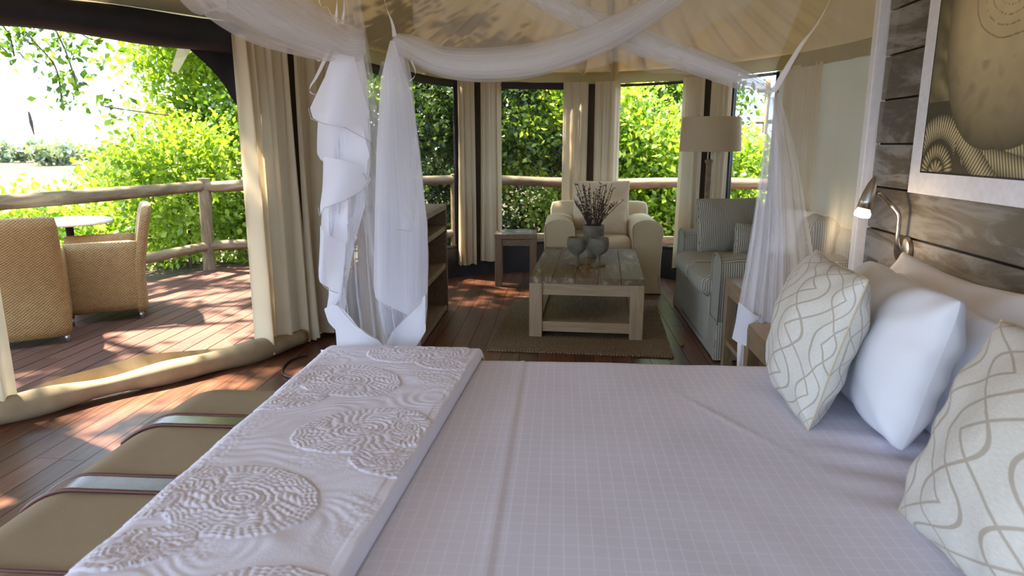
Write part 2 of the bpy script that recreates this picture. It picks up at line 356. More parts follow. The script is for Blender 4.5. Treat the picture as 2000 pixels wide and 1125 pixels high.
# ------------------------------------------------------------------ tent plan
WP = [(-6.1, -1.5), (-5.1, -.2), (-4.2, 1.0), (-3.47, 1.95), (-2.74, 2.93), (-1.97, 4.02), (-1.66, 4.7), (-1.38, 5.8), (-1.08, 6.72), (-.45, 7.05), (.3, 7.18), (1.06, 6.85), (1.68, 6.2), (2.08, 5.2), (2.15, 4.), (2.15, 2.9), (2.15, 1.), (2.15, -1.5)]
WL = catmull([(x, y, 0) for x, y in WP], 20)
SL = [0.]
for a, b in zip(WL, WL[1:]): SL.append(SL[-1]+(b-a).length)
SL = np.array(SL); WA = np.array([(p.x, p.y) for p in WL])
def wall(s, off=0.):     # point on the tent wall at arc length s, off metres into the room
    x = np.interp(s, SL, WA[:, 0]); y = np.interp(s, SL, WA[:, 1]); e = .05
    tx = np.interp(s+e, SL, WA[:, 0])-np.interp(s-e, SL, WA[:, 0]); ty = np.interp(s+e, SL, WA[:, 1])-np.interp(s-e, SL, WA[:, 1])
    l = math.hypot(tx, ty) or 1; return x+ty/l*off, y-tx/l*off
def s_px(px, z=1.2, lo=0., hi=99.):
    best = None
    for s in np.arange(max(lo, .3), min(hi, SL[-1]), .01):
        x, y = wall(s)
        if y < 1.2: continue
        d = abs(projx((x, y, z))-px)
        if best is None or d < best[0]: best = (d, s)
    return best[1]
S_RIGHT = SL[20*13]      # start of the right side wall
ZH, ZE = 1.92, 2.035     # window head, eave
def yfar(x):             # far/outer end of the room at a given x
    k = np.argmax(WA[:, 1] > 7.1) if False else None
    m = SL < SL[20*13]; xs = WA[m, 0]; ys = WA[m, 1]; return float(np.interp(x, xs, ys))

# ------------------------------------------------------------------ floor and deck
fl = struct(MB().box((-.9, 2.8, -.115), (6.4, 9.4, .03)).build('floor', 'strip'))
pw = .118; x = -3.55
while x < 2.1:
    y0 = -1.6; a, b = x+.0015, x+pw-.0015
    ya, yb = yfar(a)-.02, yfar(b)-.02
    cuts = []; y = y0 + random.uniform(.8, 2.6)
    while y < min(ya, yb)-.6: cuts.append(y); y += random.uniform(1.6, 3.2)
    st = [(y0, y0)] + [(c, c) for c in cuts]; en = [(c-.002, c-.002) for c in cuts] + [(ya, yb)]
    for (s0, s1), (e0, e1) in zip(st, en):
        V = [(a, s0, -.03), (b, s1, -.03), (b, e1, -.03), (a, e0, -.03), (a, s0, 0), (b, s1, 0), (b, e1, 0), (a, e0, 0)]
        MB().add(V, [(3, 2, 1, 0), (4, 5, 6, 7), (0, 1, 5, 4), (1, 2, 6, 5), (2, 3, 7, 6), (3, 0, 4, 7)]).build('floorboard', 'floor', fl)
    x += pw
dk = struct(MB().box((-1.2, 3.2, -.155), (7.8, 10., .03)).build('deck', 'strip'))
RAIL = [(-5.22, 2.07), (-4.42, 5.08), (-3.87, 7.15), (-2.9, 7.45), (-1.3, 8.38), (.4, 8.12), (1.7, 7.86), (3.0, 7.6)]
rx = [p[0] for p in RAIL]; ry = [p[1] for p in RAIL]
x = -5.1
while x < 3.0:
    a, b = x+.004, x+.132
    ya, yb = float(np.interp(a, rx, ry))+.10, float(np.interp(b, rx, ry))+.10
    y0 = -1.6 if x < -1.6 else 6.0
    if x > -2.2: y0 = max(y0, 4.0)
    cuts = []; y = y0 + random.uniform(1., 3.)
    while y < min(ya, yb)-.8: cuts.append(y); y += random.uniform(2., 3.6)
    st = [(y0, y0)] + [(c, c) for c in cuts]; en = [(c-.003, c-.003) for c in cuts] + [(ya, yb)]
    for (s0, s1), (e0, e1) in zip(st, en):
        V = [(a, s0, -.065), (b, s1, -.065), (b, e1, -.065), (a, e0, -.065), (a, s0, -.033), (b, s1, -.033), (b, e1, -.033), (a, e0, -.033)]
        MB().add(V, [(3, 2, 1, 0), (4, 5, 6, 7), (0, 1, 5, 4), (1, 2, 6, 5), (2, 3, 7, 6), (3, 0, 4, 7)]).build('deck_plank', 'deck', dk)
    x += .136

# ------------------------------------------------------------------ tent walls
def strip_mesh(s0, s1, z0, z1, off=0., n=None, wav=0., nz=6, flare=0.):
    n = n or max(3, int((s1-s0)/.06)); P = np.zeros((n+1, nz+1, 3))
    for i in range(n+1):
        s = s0+(s1-s0)*i/n
        for j in range(nz+1):
            t = j/nz; o = off+wav*math.sin(s*17+3*math.sin(s*3.1))*(1-t) + flare*(1-t)
            X, Y = wall(s, o); P[i, j] = (X, Y, z0+(z1-z0)*t)
    return MB().grid(P)
edges = {}
for k, lo, hi in (('a', 558, 655), ('b', 890, 972), ('c', 1103, 1206), ('d', 1340, 1428)):
    edges[k] = (s_px(lo), s_px(hi))
s_end = s_px(1506)                       # last window ends here, closed canvas beyond
s_left = s_px(466)
wins = [(edges['a'][1], edges['b'][0]), (edges['b'][1], edges['c'][0]), (edges['c'][1], edges['d'][0]), (edges['d'][1], s_end)]
wl = struct(strip_mesh(s_left+.10, edges['a'][1], 0, ZE, -.02).build('wall_left', 'strip'))
wb = struct(strip_mesh(edges['b'][0], edges['b'][1], 0, ZE, -.02).build('wall_back', 'strip'))
for k in 'cd': strip_mesh(edges[k][0], edges[k][1], 0, ZE, -.02).build('canvas_strip', 'strip', wb)
strip_mesh(edges['a'][1], s_end, 0, .30, .0, wav=.02, nz=8, flare=.05).build('canvas_skirt', 'black', wb, True)
wr = struct(strip_mesh(s_end, SL[-1], 0, ZE, -.0, wav=.02).build('wall_right', 'wallcanvas', None, True))
v = strip_mesh(s_left-.02, S_RIGHT+2.6, ZH, ZE, .035, wav=.010, nz=4).build('trim_1', 'valance', None, True); struct(v)
for i, (a, b) in enumerate(wins):
    n = max(3, int((b-a)/.05)); pts = lambda z, off=.0: [(*wall(a+(b-a)*k/n, off), z) for k in range(n+1)]
    wf = struct(MB().tube(pts(.31), .018).tube([(*wall(a, 0), .3), (*wall(a, 0), ZH)], .016).tube([(*wall(b, 0), .3), (*wall(b, 0), ZH)], .016).build('window_%d' % (i+1), 'darkmetal', None, True))
    if i < 2: strip_mesh(a, b, .30, ZH, -.01).build('gauze_pane', 'gauze', wf)
    MB().tube(pts(ZH-.02, .03), .036 if i < 2 else .014, 8).build('rolled_blind', 'black' if i < 2 else 'strip', wf, True)
# rolled blind over the big left opening and the tan canvas flap on the threshold
pts = []; rs = []
for k in range(70):
    t = k/69; s = s_left-4.2+t*4.25; X, Y = wall(s, -.01)
    pts.append((X, Y, 1.945-.008*abs(math.sin(t*7.5))-.004*math.sin(t*23))); rs.append(.088+.006*math.sin(t*31)+.008*math.sin(t*13+1))
rb = thing('rolled_door_blind', 'rolled black canvas door blind hanging under the eave above the deck opening', 'blind')
MB().tube(pts, rs, 14).build('roll', 'black', rb, True)
X0, Y0 = wall(s_left-.30, -.05); X1, Y1 = wall(s_left+.12, -.05)
P = np.zeros((12, 10, 3))
for i in range(12):
    for j in range(10):
        u, w = i/11, j/9; d = .02+.44*u**1.2
        P[i, j] = (X0+(X1-X0)*u, Y0+(Y1-Y0)*u + .03*math.sin(u*9+w*3), 1.95-d*w)
MB().grid(P).build('hanging_flap', 'black', rb, True)
p0 = atY(352, 96, 4.0)
MB().grid([[(p0.x+.0, p0.y, p0.z+.04), (p0.x-.06, p0.y+.03, p0.z-.05), (p0.x-.085, p0.y+.03, p0.z-.12)], [(p0.x+.11, p0.y, p0.z+.04), (p0.x+.03, p0.y+.01, p0.z-.04), (p0.x-.04, p0.y+.02, p0.z-.13)]]).build('tie_strap', 'valance', rb)
pts = []; rs = []
for k in range(90):
    t = k/89; s = s_left-3.0+t*3.3; X, Y = wall(s, .09+.025*math.sin(t*9)); pts.append((X, Y, .062)); rs.append(.062+.008*math.sin(t*37)+.008*math.sin(t*17))
sr = thing('canvas_threshold_roll', 'rolled tan canvas flap lying along the threshold between room and deck', 'canvas roll')
MB().tube(pts, rs, 16).build('roll', 'sill', sr, True)
P = np.zeros((60, 6, 3))
for i in range(60):
    t = i/59; s = s_left-1.35+t*1.5
    for j in range(6):
        w = j/5; X, Y = wall(s, .02-.06*w+.015*math.sin(t*19+w*2)); P[i, j] = (X, Y, .02+(.13*math.sin(PI*min(1, .15+t*.9))*w))
MB().grid(P).build('loose_flap', 'sill', sr, True)

# ceiling: canvas from the eave up to a ridge, gathered in folds where the far end turns
S_FOLD = s_px(1185)
NS, NT = 560, 30; P = np.zeros((NS, NT, 3)); S0 = 0.; S1 = SL[-1]
for i in range(NS):
    s = S0+(S1-S0)*i/(NS-1); X, Y = wall(s, -.02); yr = max(-1.5, min(4.3, Y-.2 if X < 1.9 else Y)); xr = .25
    far = max(0, min(1, (Y-4.8)/1.5))
    cf = 1+4.*math.exp(-((s-S_FOLD)/.40)**2)
    fold = .026*cf*far*(math.sin(s*19)+.6*math.sin(s*37+1)) + .006*math.sin(s*6)
    for j in range(NT):
        t = j/(NT-1); g = math.exp(-((t-.16)/(.17+.06*cf))**2)
        P[i, j] = (X+(xr-X)*t, Y+(yr-Y)*t, ZE+.98*t-.10*math.sin(PI*t)*(.6+.4*far)+fold*g*min(1, t*9))
wfr = struct(MB().add([(2.15, -1.5, 0), (1.2, -1.5, 0), (1.2, -1.5, 1.95), (2.15, -1.5, 2.03), (-3., -1.5, 1.95), (-3., -1.5, 2.25), (.25, -1.5, 2.98)], [(0, 1, 2, 3), (2, 4, 5, 6, 3)]).build('wall_front', 'wallcanvas'))  # unseen end wall added to cut light from behind; open part lets skylight in
ce = struct(MB().grid(P).build('ceiling', 'canvas', None, True))

strip_mesh(s_left-4.4, s_left+.1, ZE-.11, ZE+.03, -.045).build('eave_band', 'canvas', ce)
# ------------------------------------------------------------------ plank partition behind the bed
WX = 1.30; BH = .172
wp = struct(MB().box((WX+.06, .75, 1.1), (.05, 4.5, 2.3)).build('wall_partition', 'strip'))
k = -8
while 1.33+k*BH < 2.25:
    z = 1.33+k*BH; j = random.uniform(0, .004)
    if z > -.05:
        L0 = 2.96; cuts = [L0, random.uniform(-.2, 1.4), -1.5]
        for a, b in zip(cuts, cuts[1:]):
            MB().box((WX+.018-j, (a+b)/2, z+BH/2), (.034, a-b-.003, BH-.007), bev=.003).build('board', 'grey_wood', wp)
    k += 1
t1 = struct(MB().box((WX-.012, 2.99, 1.12), (.055, .045, 2.24), bev=.004).build('trim_2', 'white_paint'))

# ------------------------------------------------------------------ curtains
def curtain(label, s0, s1, pleats, off=.07, z0=.06, z1=1.945, amp=.03, flare=0., seed=0, lean=0.):
    n = pleats*20; nz = 30; P = np.zeros((n+1, nz+1, 3)); r = random.Random(seed)
    ph = [r.uniform(0, 6) for _ in range(4)]; mid = (s0+s1)/2
    for i in range(n+1):
        u = i/n
        for j in range(nz+1):
            t = 1-j/nz; w = 1+flare*t
            uu = u+.05*math.sin(u*5+ph[0]+t*1.3)*t
            s = mid+(uu-.5)*(s1-s0)*w + lean*t
            q = u+.10*math.sin(2*PI*u*1.3+ph[2])/2+.035*math.sin(2*PI*u*3.1+ph[0]); a = amp*(.35+.9*t)*((.75+.45*math.sin(5*u+ph[3]))*math.sin(2*PI*pleats*q+ph[1]+.6*math.sin(2.2*t+ph[2]))+.5*math.sin(4*PI*pleats*q+ph[3])*(1-t)**1.5+.3*math.sin(2*PI*pleats*.5*q+ph[0])*t)
            X, Y = wall(s, off+a); P[i, j] = (X, Y, z0+(z1-z0)*(1-t)+.006*math.sin(u*11)*t)
    o = thing('curtain', label, 'curtain', group='cream cotton tent curtains')
    MB().grid(P).build('drape', 'curtain', o, True)
    Q = np.zeros((n+1, 3, 3))
    for i in range(n+1):
        for j in range(3):
            q = P[i, nz].copy(); X, Y = q[:2]; Q[i, j] = (P[i, nz-0, 0]*(1)+0, P[i, nz, 1], z1-.0+.0)
            Q[i, j] = P[i, nz-1 + (j > 0)] if j < 2 else P[i, nz]; Q[i, j, 2] = z1+.012-(2-j)*.028
    return o
for px, zz in (): pass
sA = s_px(464, .9); sB = s_px(562, .9); sC = s_px(572, .9); sD = s_px(652, .9)
curtain('wide cream curtain at the deck opening, reaching the floor beside the threshold roll', sA, sB, 4, .10, .02, 1.95, .045, .10, 1, .02)
curtain('cream curtain beside the dark tent pole, half hidden by the white net', sC, sD, 3, .10, .03, 1.95, .036, .12, 2)
def pair(k, lab1, lab2, sd):
    a, b = edges[k]; g = .035
    m = (a+b)/2
    curtain(lab1, a-.03, m-g, 3, .07, .12, 1.94, .022, .05, sd); curtain(lab2, m+g, b+.03, 3, .07, .14, 1.94, .022, .03, sd+1)
pair('b', 'cream curtain between the bookshelf window and the dark strip left of stool', 'cream curtain hanging just behind the small stool', 10)
pair('c', 'cream curtain behind the armchair, on the stool side of its strip', 'cream curtain behind the armchair, on the floor lamp side of its strip', 20)
pair('d', 'cream curtain behind the floor lamp, beside the brightest window', 'cream curtain behind the floor lamp, beside the black pole', 30)
curtain('cream curtain against the canvas wall beyond the sofa, seen through the net', s_px(1528, 1.3), s_px(1600, 1.3), 4, .035, .05, 1.94, .022, .02, 40)
sE = s_px(2, .2, 0, s_left)
curtain('cream curtain at the other end of the deck opening, beside the threshold roll', sE-.42, sE+.02, 5, .08, .02, 1.95, .03, .05, 50)
tp = tag(MB().tube([(*wall(edges['d'][1]+.03, .06), 0), (*wall(edges['d'][1]+.03, .06), ZH)], .014).build('tent_pole', 'darkmetal', None, True), 'thin black tent pole beside the floor lamp shade', 'pole')
tp2 = tag(MB().tube([(*wall((sB+sC)/2, .03), 0), (*wall((sB+sC)/2, .03), ZE)], .02).build('tent_pole', 'strip', None, True), 'dark brown tent pole between the two floor-length curtains at the deck opening', 'pole')
pc = atY(694, 610, 4.75)
cp = thing('copper_stand', 'thin copper stand pole on the floor behind the white net', 'stand', (pc.x, 4.75, 0))
MB().tube([(0, 0, .015), (0, 0, 1.02)], .011).build('pole', 'copper', cp, True); MB().lathe([(.11, 0), (.11, .008), (.015, .02)], seg=24).build('base', 'darkmetal', cp, True)
MB().lathe([(.02, 1.0), (.02, 1.05), (.008, 1.07)], seg=14).build('finial', 'copper', cp, True)

# ------------------------------------------------------------------ deck railing
rl = thing('deck_railing', 'round log railing with two rails and posts around the deck', 'railing')
def log(a, b, r, name):
    n = 14; A, B = Vector(a), Vector(b); ph = random.uniform(0, 6); pts = []; rs = []
    ln = (B-A).length
    for k in range(n):
        t = k/(n-1); w = .012*math.sin(t*5+ph); pts.append((w*.6, w, t*ln)); rs.append(r*(1+.06*math.sin(t*9+ph)-.05*t))
    o = MB().tube(pts, rs, 12).build(name, 'log', rl, 'auto'); o.location = A; o.rotation_euler = (B-A).to_track_quat('Z', 'Y').to_euler(); return o
for (a, b) in zip(RAIL[:1]+RAIL[2:], RAIL[2:]):
    log((*a, .885), (*b, .885), .062, 'top_rail'); log((*a, .22), (*b, .22), .055, 'lower_rail')
for p in (RAIL[0], RAIL[2], RAIL[4], RAIL[5]): log((*p, -.6), (*p, .965), .068, 'post')

# ------------------------------------------------------------------ wicker armchairs and table on the deck
def wicker_chair(label, loc, rot):
    o = thing('wicker_armchair', label, 'chair', loc, rot, 'wicker armchairs on the deck')
    for sx in (-1, 1):
        V = []
        P = np.zeros((14, 12, 3))
        mb = MB()
        mb.soft((sx*.265, .0, .355), (.065, .52, .55), .028, n=8).build('arm', 'wicker', o, True)
    b = MB().soft((0, 0, .36), (.60, .075, .74), .03, n=10)
    V = []
    for (x_, y_, z_) in b.v:
        k = max(0, z_-.30); V.append((x_*(1-.04*k), y_+.26+.20*k+.10*k*k+.07*(x_/.3)**2*-.35, z_+.06+.24*max(0, k)))
    b.v = V; b.build('backrest', 'wicker', o, True)
    MB().soft((0, -.235, .245), (.50, .05, .31), .02, n=6).build('front_apron', 'wicker', o, True)
    MB().soft((0, 0, .40), (.49, .50, .05), .02, n=6).build('seat', 'wicker', o, True)
    for sx in (-1, 1):
        for sy in (-1, 1):
            l = MB().tube([(sx*.262, sy*.235, .06), (sx*.262, sy*.235, .13)], .021, 10).build('leg', 'wicker', o, True)
            MB().tube([(sx*.262, sy*.235, .0), (sx*.262, sy*.235, .065)], .015, 10).build('metal_foot', 'alu', l, True)
    return o
DZ = -.033
wicker_chair('woven wicker armchair with its broad back turned to the room', (-3.79, 4.38, DZ), PI+.62)
wicker_chair('woven wicker armchair seen side-on, pushed under the deck table', (-3.66, 5.10, DZ), -.98)
tb = thing('deck_table', 'small pale-topped table on the deck between the wicker armchairs', 'table', (-4.05, 5.30, DZ))
MB().lathe([(.31, .72), (.32, .728), (.32, .742), (.31, .75)], seg=40).build('tabletop', 'tabletop_out', tb, 'auto')
MB().tube([(0, 0, .02), (0, 0, .72)], .03, 14).build('pedestal', 'darkmetal', tb, True)
MB().lathe([(.2, 0), (.2, .012), (.04, .035)], seg=28).build('base', 'darkmetal', tb, 'auto')

# ------------------------------------------------------------------ bed
BZ = .62
bed = thing('bed', 'large bed with white windowpane-check coverlet against the plank wall', 'bed', (.25, 1.27, 0))
def loc(o): return o
MB().box((0, 0, .16), (1.96, 1.74, .24), bev=.02).build('base', 'strip', bed)
for sx in (-1, 1):
    for sy in (-1, 1): MB().box((sx*.9, sy*.8, .02), (.08, .08, .04)).build('leg', 'dark_wood', bed)
MB().soft((0, 0, .425), (2.04, 1.80, .30), .06, n=10).build('mattress', 'sheet_plain', bed, True)
def bedz(x, y):     # coverlet height (world x, y)
    z = BZ + .003*noise.noise(Vector((x*3, y*2.4, 0))) + .0015*noise.noise(Vector((x*9, y*7, 3)))
    xs = -.118-.030*(2.2-y)/1.2*0
    z += .0035*math.exp(-((x-xs)/.0032)**2) - .0022*math.exp(-((x-xs-.009)/.004)**2)
    # soft crease near the pillows and radiating puckers
    q = abs((x-.42)*.85+(y-1.75)*.45); z += .004*math.exp(-(q/.006)**2)*math.exp(-((y-1.72)/.16)**2)
    if x > .55: z += .005*math.sin(y*46+x*20)*min(1, (x-.55)/.2)*math.exp(-((y-1.45)/.22)**2)
    return z
nx, ny = 260, 230; P = np.zeros((nx, ny, 3)); ex, ey = 1.035, .925
for i in range(nx):
    for j in range(ny):
        u = -1+2*i/(nx-1); w = -1+2*j/(ny-1)
        X = u*(ex+.34); Y = w*(ey+.34)     # unrolled cloth, last .34 m hangs down
        R = .05
        def fold(c, e):
            a = abs(c)-(e-R)
            if a <= 0: return c, 0.
            if a < R*PI/2: return math.copysign(e-R+R*math.sin(a/R), c), R*(1-math.cos(a/R))
            return math.copysign(e, c), R+(a-R*PI/2)
        px_, dx = fold(X, ex); py_, dy = fold(Y, ey)
        P[i, j] = (px_, py_, bedz(px_+.25, py_+1.27)-max(dx, dy)-min(dx, dy)*.1)
MB().grid(P).build('coverlet', 'coverlet', bed, True)

# quilted throw folded across the foot of the bed
def qheight(x, y):
    h = 0.
    best = 9.
    for (cx_, cy_, a, b, rot, npet) in MED:
        dx, dy = x-cx_, y-cy_; c, s = math.cos(rot), math.sin(rot); ux, uy = (dx*c+dy*s)/a, (-dx*s+dy*c)/b
        r = math.hypot(ux, uy); th = math.atan2(uy, ux)
        if r < best: best, B = r, (r, th, npet, ux, uy)
    r, th, n, ux, uy = B
    if r < 1.0:
        sc = r*(1+.07*abs(math.sin(th*n/2+ (3.1 if r > .5 else 0))))
        if r < .28: h = abs(math.sin(PI*sc/.094))*(.55+.45*abs(math.cos(th*3)))
        elif r < .5: h = abs(math.sin(PI*sc/.11))*(.5+.5*abs(math.sin(th*n)))
        elif r < .78:
            # bands of curled channels
            h = abs(math.sin((th*n*.8+9*r+1.4*math.sin(th*4))*1.0))*abs(math.sin(PI*sc/.093))**.5
        else: h = abs(math.sin(PI*sc/.075))**.6*(.35+.65*abs(math.sin(th*n*2.)))
        h = .0042*h**.7
    else:
        e = min(1, (r-1)*4)
        v = Vector((x*95, y*95, 0))
        cell = 1-min(1, noise.voronoi(v)[0][0]*1.5)
        stip = max(0, noise.noise(Vector((x*7, y*7, 5)))+.10)*1.6
        pk = math.sin((y*1.0+.25*noise.noise(Vector((x*6, y*5, 1))))*130+6*noise.noise(Vector((x*4, y*9, 2))))
        h = .0030*cell*min(1, stip) + .0013*(.5+.5*pk)*(1-min(1, stip)*.8)*e + .002*noise.noise(Vector((x*14, y*20, 7)))
    return h
MED = []
for k, yy in enumerate((.82, 1.16, 1.50, 1.84, 2.14)):
    MED.append((-.54+.07*(-1)**k, yy, .165, .125, .45*(-1)**k, 14))
    MED.append((-.76 if k % 2 else -.37, yy+.02, .07, .11, .5*(-1)**k, 9)); MED.append((-.72 if k % 2 == 0 else -.36, yy+.17, .10, .06, .4*(-1)**k, 7))
nx, ny = 250, 560; Y0q, Y1q = .42, 2.215; P = np.zeros((nx, ny, 3))
def throwx(t, y):     # t across: 0 right folded edge .. 1 hanging over the foot of the bed
    return t
edge_r = lambda y: -.345+.075*max(0, min(1.3, (y-.99)/1.14)) 
th = .030
prof = []
for i in range(nx):
    for j in range(ny):
        y = Y0q+(Y1q-Y0q)*j/(ny-1); xr = edge_r(y); a = i/(nx-1)
        # arc-length across: small rounded right edge (fold), top, rounded foot edge, drop
        Lf, Lt = .05, (xr-.012)-(-.775); Ld = .30; sx = a*(Lf+Lt+Ld)
        e_far = max(0., y-(2.215-.045)); drop = 0.
        if e_far > 0: drop = .03*(e_far/.045)**2
        if sx < Lf:
            q = sx/Lf*PI/2+0; X = xr+.012*math.cos(q*1.0)*1-.0 ; Z = BZ+.004+th*math.sin(q)
        elif sx < Lf+Lt:
            X = xr-.0-(sx-Lf); Z = BZ+.004+th; X = xr-(sx-Lf)
            Z += qheight(X, y)
        else:
            d = sx-Lf-Lt; R = .05; x0 = xr-Lt
            if d < R*PI/2: X = x0-R*math.sin(d/R); Z = BZ+.004+th-R*(1-math.cos(d/R)) + qheight(x0-d, y)*.8
            else: X = x0-R-.01; Z = BZ+.004+th-R-(d-R*PI/2)
        Z += .004*noise.noise(Vector((X*5, y*5, 2))) if sx > Lf+.02 else 0.
        P[i, j] = (X, y, Z-drop)
tw = thing('quilted_throw', 'white quilted throw folded across the foot of the bed', 'throw')
MB().grid(P).build('quilted_top', 'quilt', tw, True)
# far end of the throw hanging over the side of the bed
Q = np.zeros((60, 8, 3))
for i in range(60):
    t = i/59; X = edge_r(Y1q)-t*(edge_r(Y1q)+.83)
    for j in range(8): Q[i, j] = (X, Y1q+.004+.006*math.sin(t*20)*j/7, BZ+.004-.22*j/7)
MB().grid(Q).build('side_drop', 'quilt', tw, True)

# ------------------------------------------------------------------ pillows and cushions
def pillow_mesh(w, h, T, mat, sag=.0, pinch=.07, seed=0, name='cover', wr=.007):
    n = 34; V = []; UV = []; Fc = []
    for side in (-1, 1):
        for i in range(n+1):
            for j in range(n+1):
                u, v = -1+2*i/n, -1+2*j/n
                uu, vv = math.sin(u*PI/2), math.sin(v*PI/2)
                x = w/2*uu*(1-pinch*(1-vv*vv)); z = h/2*vv*(1-pinch*(1-uu*uu))
                cr = 1-(.08 if mat in ('pillow_white', 'pillow_pink') else .05)*(uu*uu*vv*vv)**2; x *= cr; z *= cr
                pe = .42 if mat in ('pillow_white', 'pillow_pink') else .5
                prof = max(0., (1-uu*uu))**pe*max(0., (1-vv*vv))**pe
                y = side*T/2*prof
                e = prof
                y += wr*2*noise.noise(Vector((x*9+seed, z*9, side*2)))*e**.3*1.2
                y += wr*math.sin(14*math.atan2(vv, uu)+seed)*(1-e)*min(1, e*6)
                z += -sag*(1-uu*uu)*max(0, vv)
                V.append((x, y, z+h/2)); UV.append((i/n, j/n))
    m = (n+1)**2
    for i in range(n):
        for j in range(n):
            a, b, c, d = i*(n+1)+j, (i+1)*(n+1)+j, (i+1)*(n+1)+j+1, i*(n+1)+j+1
            Fc.append((a, b, c, d)); Fc.append((m+d, m+c, m+b, m+a))
    mb = MB(); mb.add(V, Fc); mb.uv = UV; return mb
def pillow(name, label, cat, w, h, T, mat, loc, rot, sag=0., pinch=.07, seed=0, group=None, seam=None, parts=True):
    o = thing(name, label, cat, loc, rot, group)
    pillow_mesh(w, h, T, mat, sag, pinch, seed).build('cover', mat, o, True)
    if seam:
        pts = []
        for k in range(80):
            a = k/80*4; q = int(a); t = (a-q)*2-1
            u, v = [(t, -1), (1, t), (-t, 1), (-1, -t)][q]; uu, vv = math.sin(u*PI/2), math.sin(v*PI/2)
            cr = 1-.05*(uu*uu*vv*vv)**2
            pts.append((w/2*uu*(1-pinch*(1-vv*vv))*cr, 0, h/2*vv*(1-pinch*(1-uu*uu))*cr+h/2-sag*(1-uu*uu)*max(0, vv)))
        MB().tube(pts+[pts[0]], .0022, 6, False).build('seam', seam, o, True)
    return o
NEG = -PI/2
G1, G2 = 'patterned cushions on the bed', 'white bed pillows'
pillow('patterned_cushion', 'beige square cushion with brown lattice pattern, propped beside the bedside table', 'cushion', .50, .425, .20, 'lattice', (.655, 1.881, BZ-.008), (-.252, 0, -1.671), 0, .07, 1, G1, 'cream')
pillow('patterned_cushion', 'beige square cushion with brown lattice pattern, propped well away from the bedside table', 'cushion', .54, .435, .20, 'lattice', (.691, 1.01, BZ-.008), (-.357, 0, -1.499), 0, .07, 4, G1, 'cream')
pillow('bed_pillow', 'plump white pillow directly behind the lattice cushion beside the bedside table', 'pillow', .70, .395, .19, 'pillow_white', (.832, 1.822, BZ-.005), (-.23, -.03, -1.71), .01, .05, 2, G2, None)
pillow('bed_pillow', 'white pillow sandwiched between the plump white pillow and the warm white pillow', 'pillow', .69, .335, .13, 'pillow_white', (.955, 1.87, BZ-.003), (-.27, .02, NEG-.09), .01, .05, 3, G2, None)
pillow('bed_pillow', 'warm white pillow leaning against the plank wall under the reading lamp', 'pillow', .78, .385, .15, 'pillow_pink', (1.065, 1.95, BZ-.003), (-.20, .0, NEG), .03, .05, 5, G2, None)
pillow('bed_pillow', 'white pillow against the plank wall, farthest from the reading lamp', 'pillow', .72, .36, .17, 'pillow_white', (1.03, 1.06, BZ-.003), (-.26, .0, NEG), .02, .05, 6, G2, None)

# ------------------------------------------------------------------ bench at the foot of the bed
bn = thing('foot_bench', 'long tan upholstered bench with brown leather straps at the foot of the bed', 'bench', (-1.12, 1.47, 0))
def btop(x, y): return .445-.055*abs(x/.27)**3.2-.012*max(0, abs(y)-.70)/.16*1.5
P = np.zeros((40, 80, 3))
for i in range(40):
    for j in range(80):
        a = -1+2*i/39; w = -1+2*j/79
        ax = abs(a); ay = abs(w)
        x = math.copysign(.27*min(1, ax/.8), a); dx = max(0, ax-.8)/.2
        y = math.copysign(.86*min(1, ay/.92), w); dy = max(0, ay-.92)/.08
        cr = .06*(1-max(0, 1-((.27-abs(x))/.06 if .27-abs(x) < .06 else 1)))
        z = .45-.065*max(0, (abs(x)-.12)/.15)**2 - .03*max(0, (abs(y)-.76)/.10)**2 + .004*noise.noise(Vector((x*6, y*4, 0)))
        z -= .28*max(dx, dy)
        y *= 1-.035*(abs(x)/.27)**4; 
        P[i, j] = (x, y, z)
MB().grid(P).build('upholstery', 'bench', bn, True)
MB().box((0, 0, .07), (.50, 1.66, .10)).build('plinth', 'dark_wood', bn)
for sx in (-1, 1):
    for sy in (-1, 1): MB().box((sx*.21, sy*.76, .02), (.06, .06, .04)).build('foot', 'dark_wood', bn)
for ys in (.50, .085, -.33):
    def band(y0, y1, lift):
        Q = np.zeros((40, 2 if y1-y0 < .02 else 4, 3))
        for i in range(40):
            a = -1+2*i/39; ax = abs(a); x = math.copysign(.274*min(1, ax/.8), a); d = max(0, ax-.8)/.2
            z = .45-.065*max(0, (abs(x)-.12)/.15)**2+lift-.28*d
            for j in range(Q.shape[1]): Q[i, j] = (x*1.004, y0+(y1-y0)*j/(Q.shape[1]-1), z)
        return MB().grid(Q)
    st = band(ys-.042, ys+.042, .008).build('strap', 'leather', bn, True)
    for e in (-.042, .042):
        pts = []
        for i in range(40):
            a = -1+2*i/39; ax = abs(a); x = math.copysign(.275*min(1, ax/.8), a); d = max(0, ax-.8)/.2
            pts.append((x, ys+e, .45-.065*max(0, (abs(x)-.12)/.15)**2+.007-.28*d))
        MB().tube(pts, .006, 8).build('strap_edge', 'leather_edge', st, True)

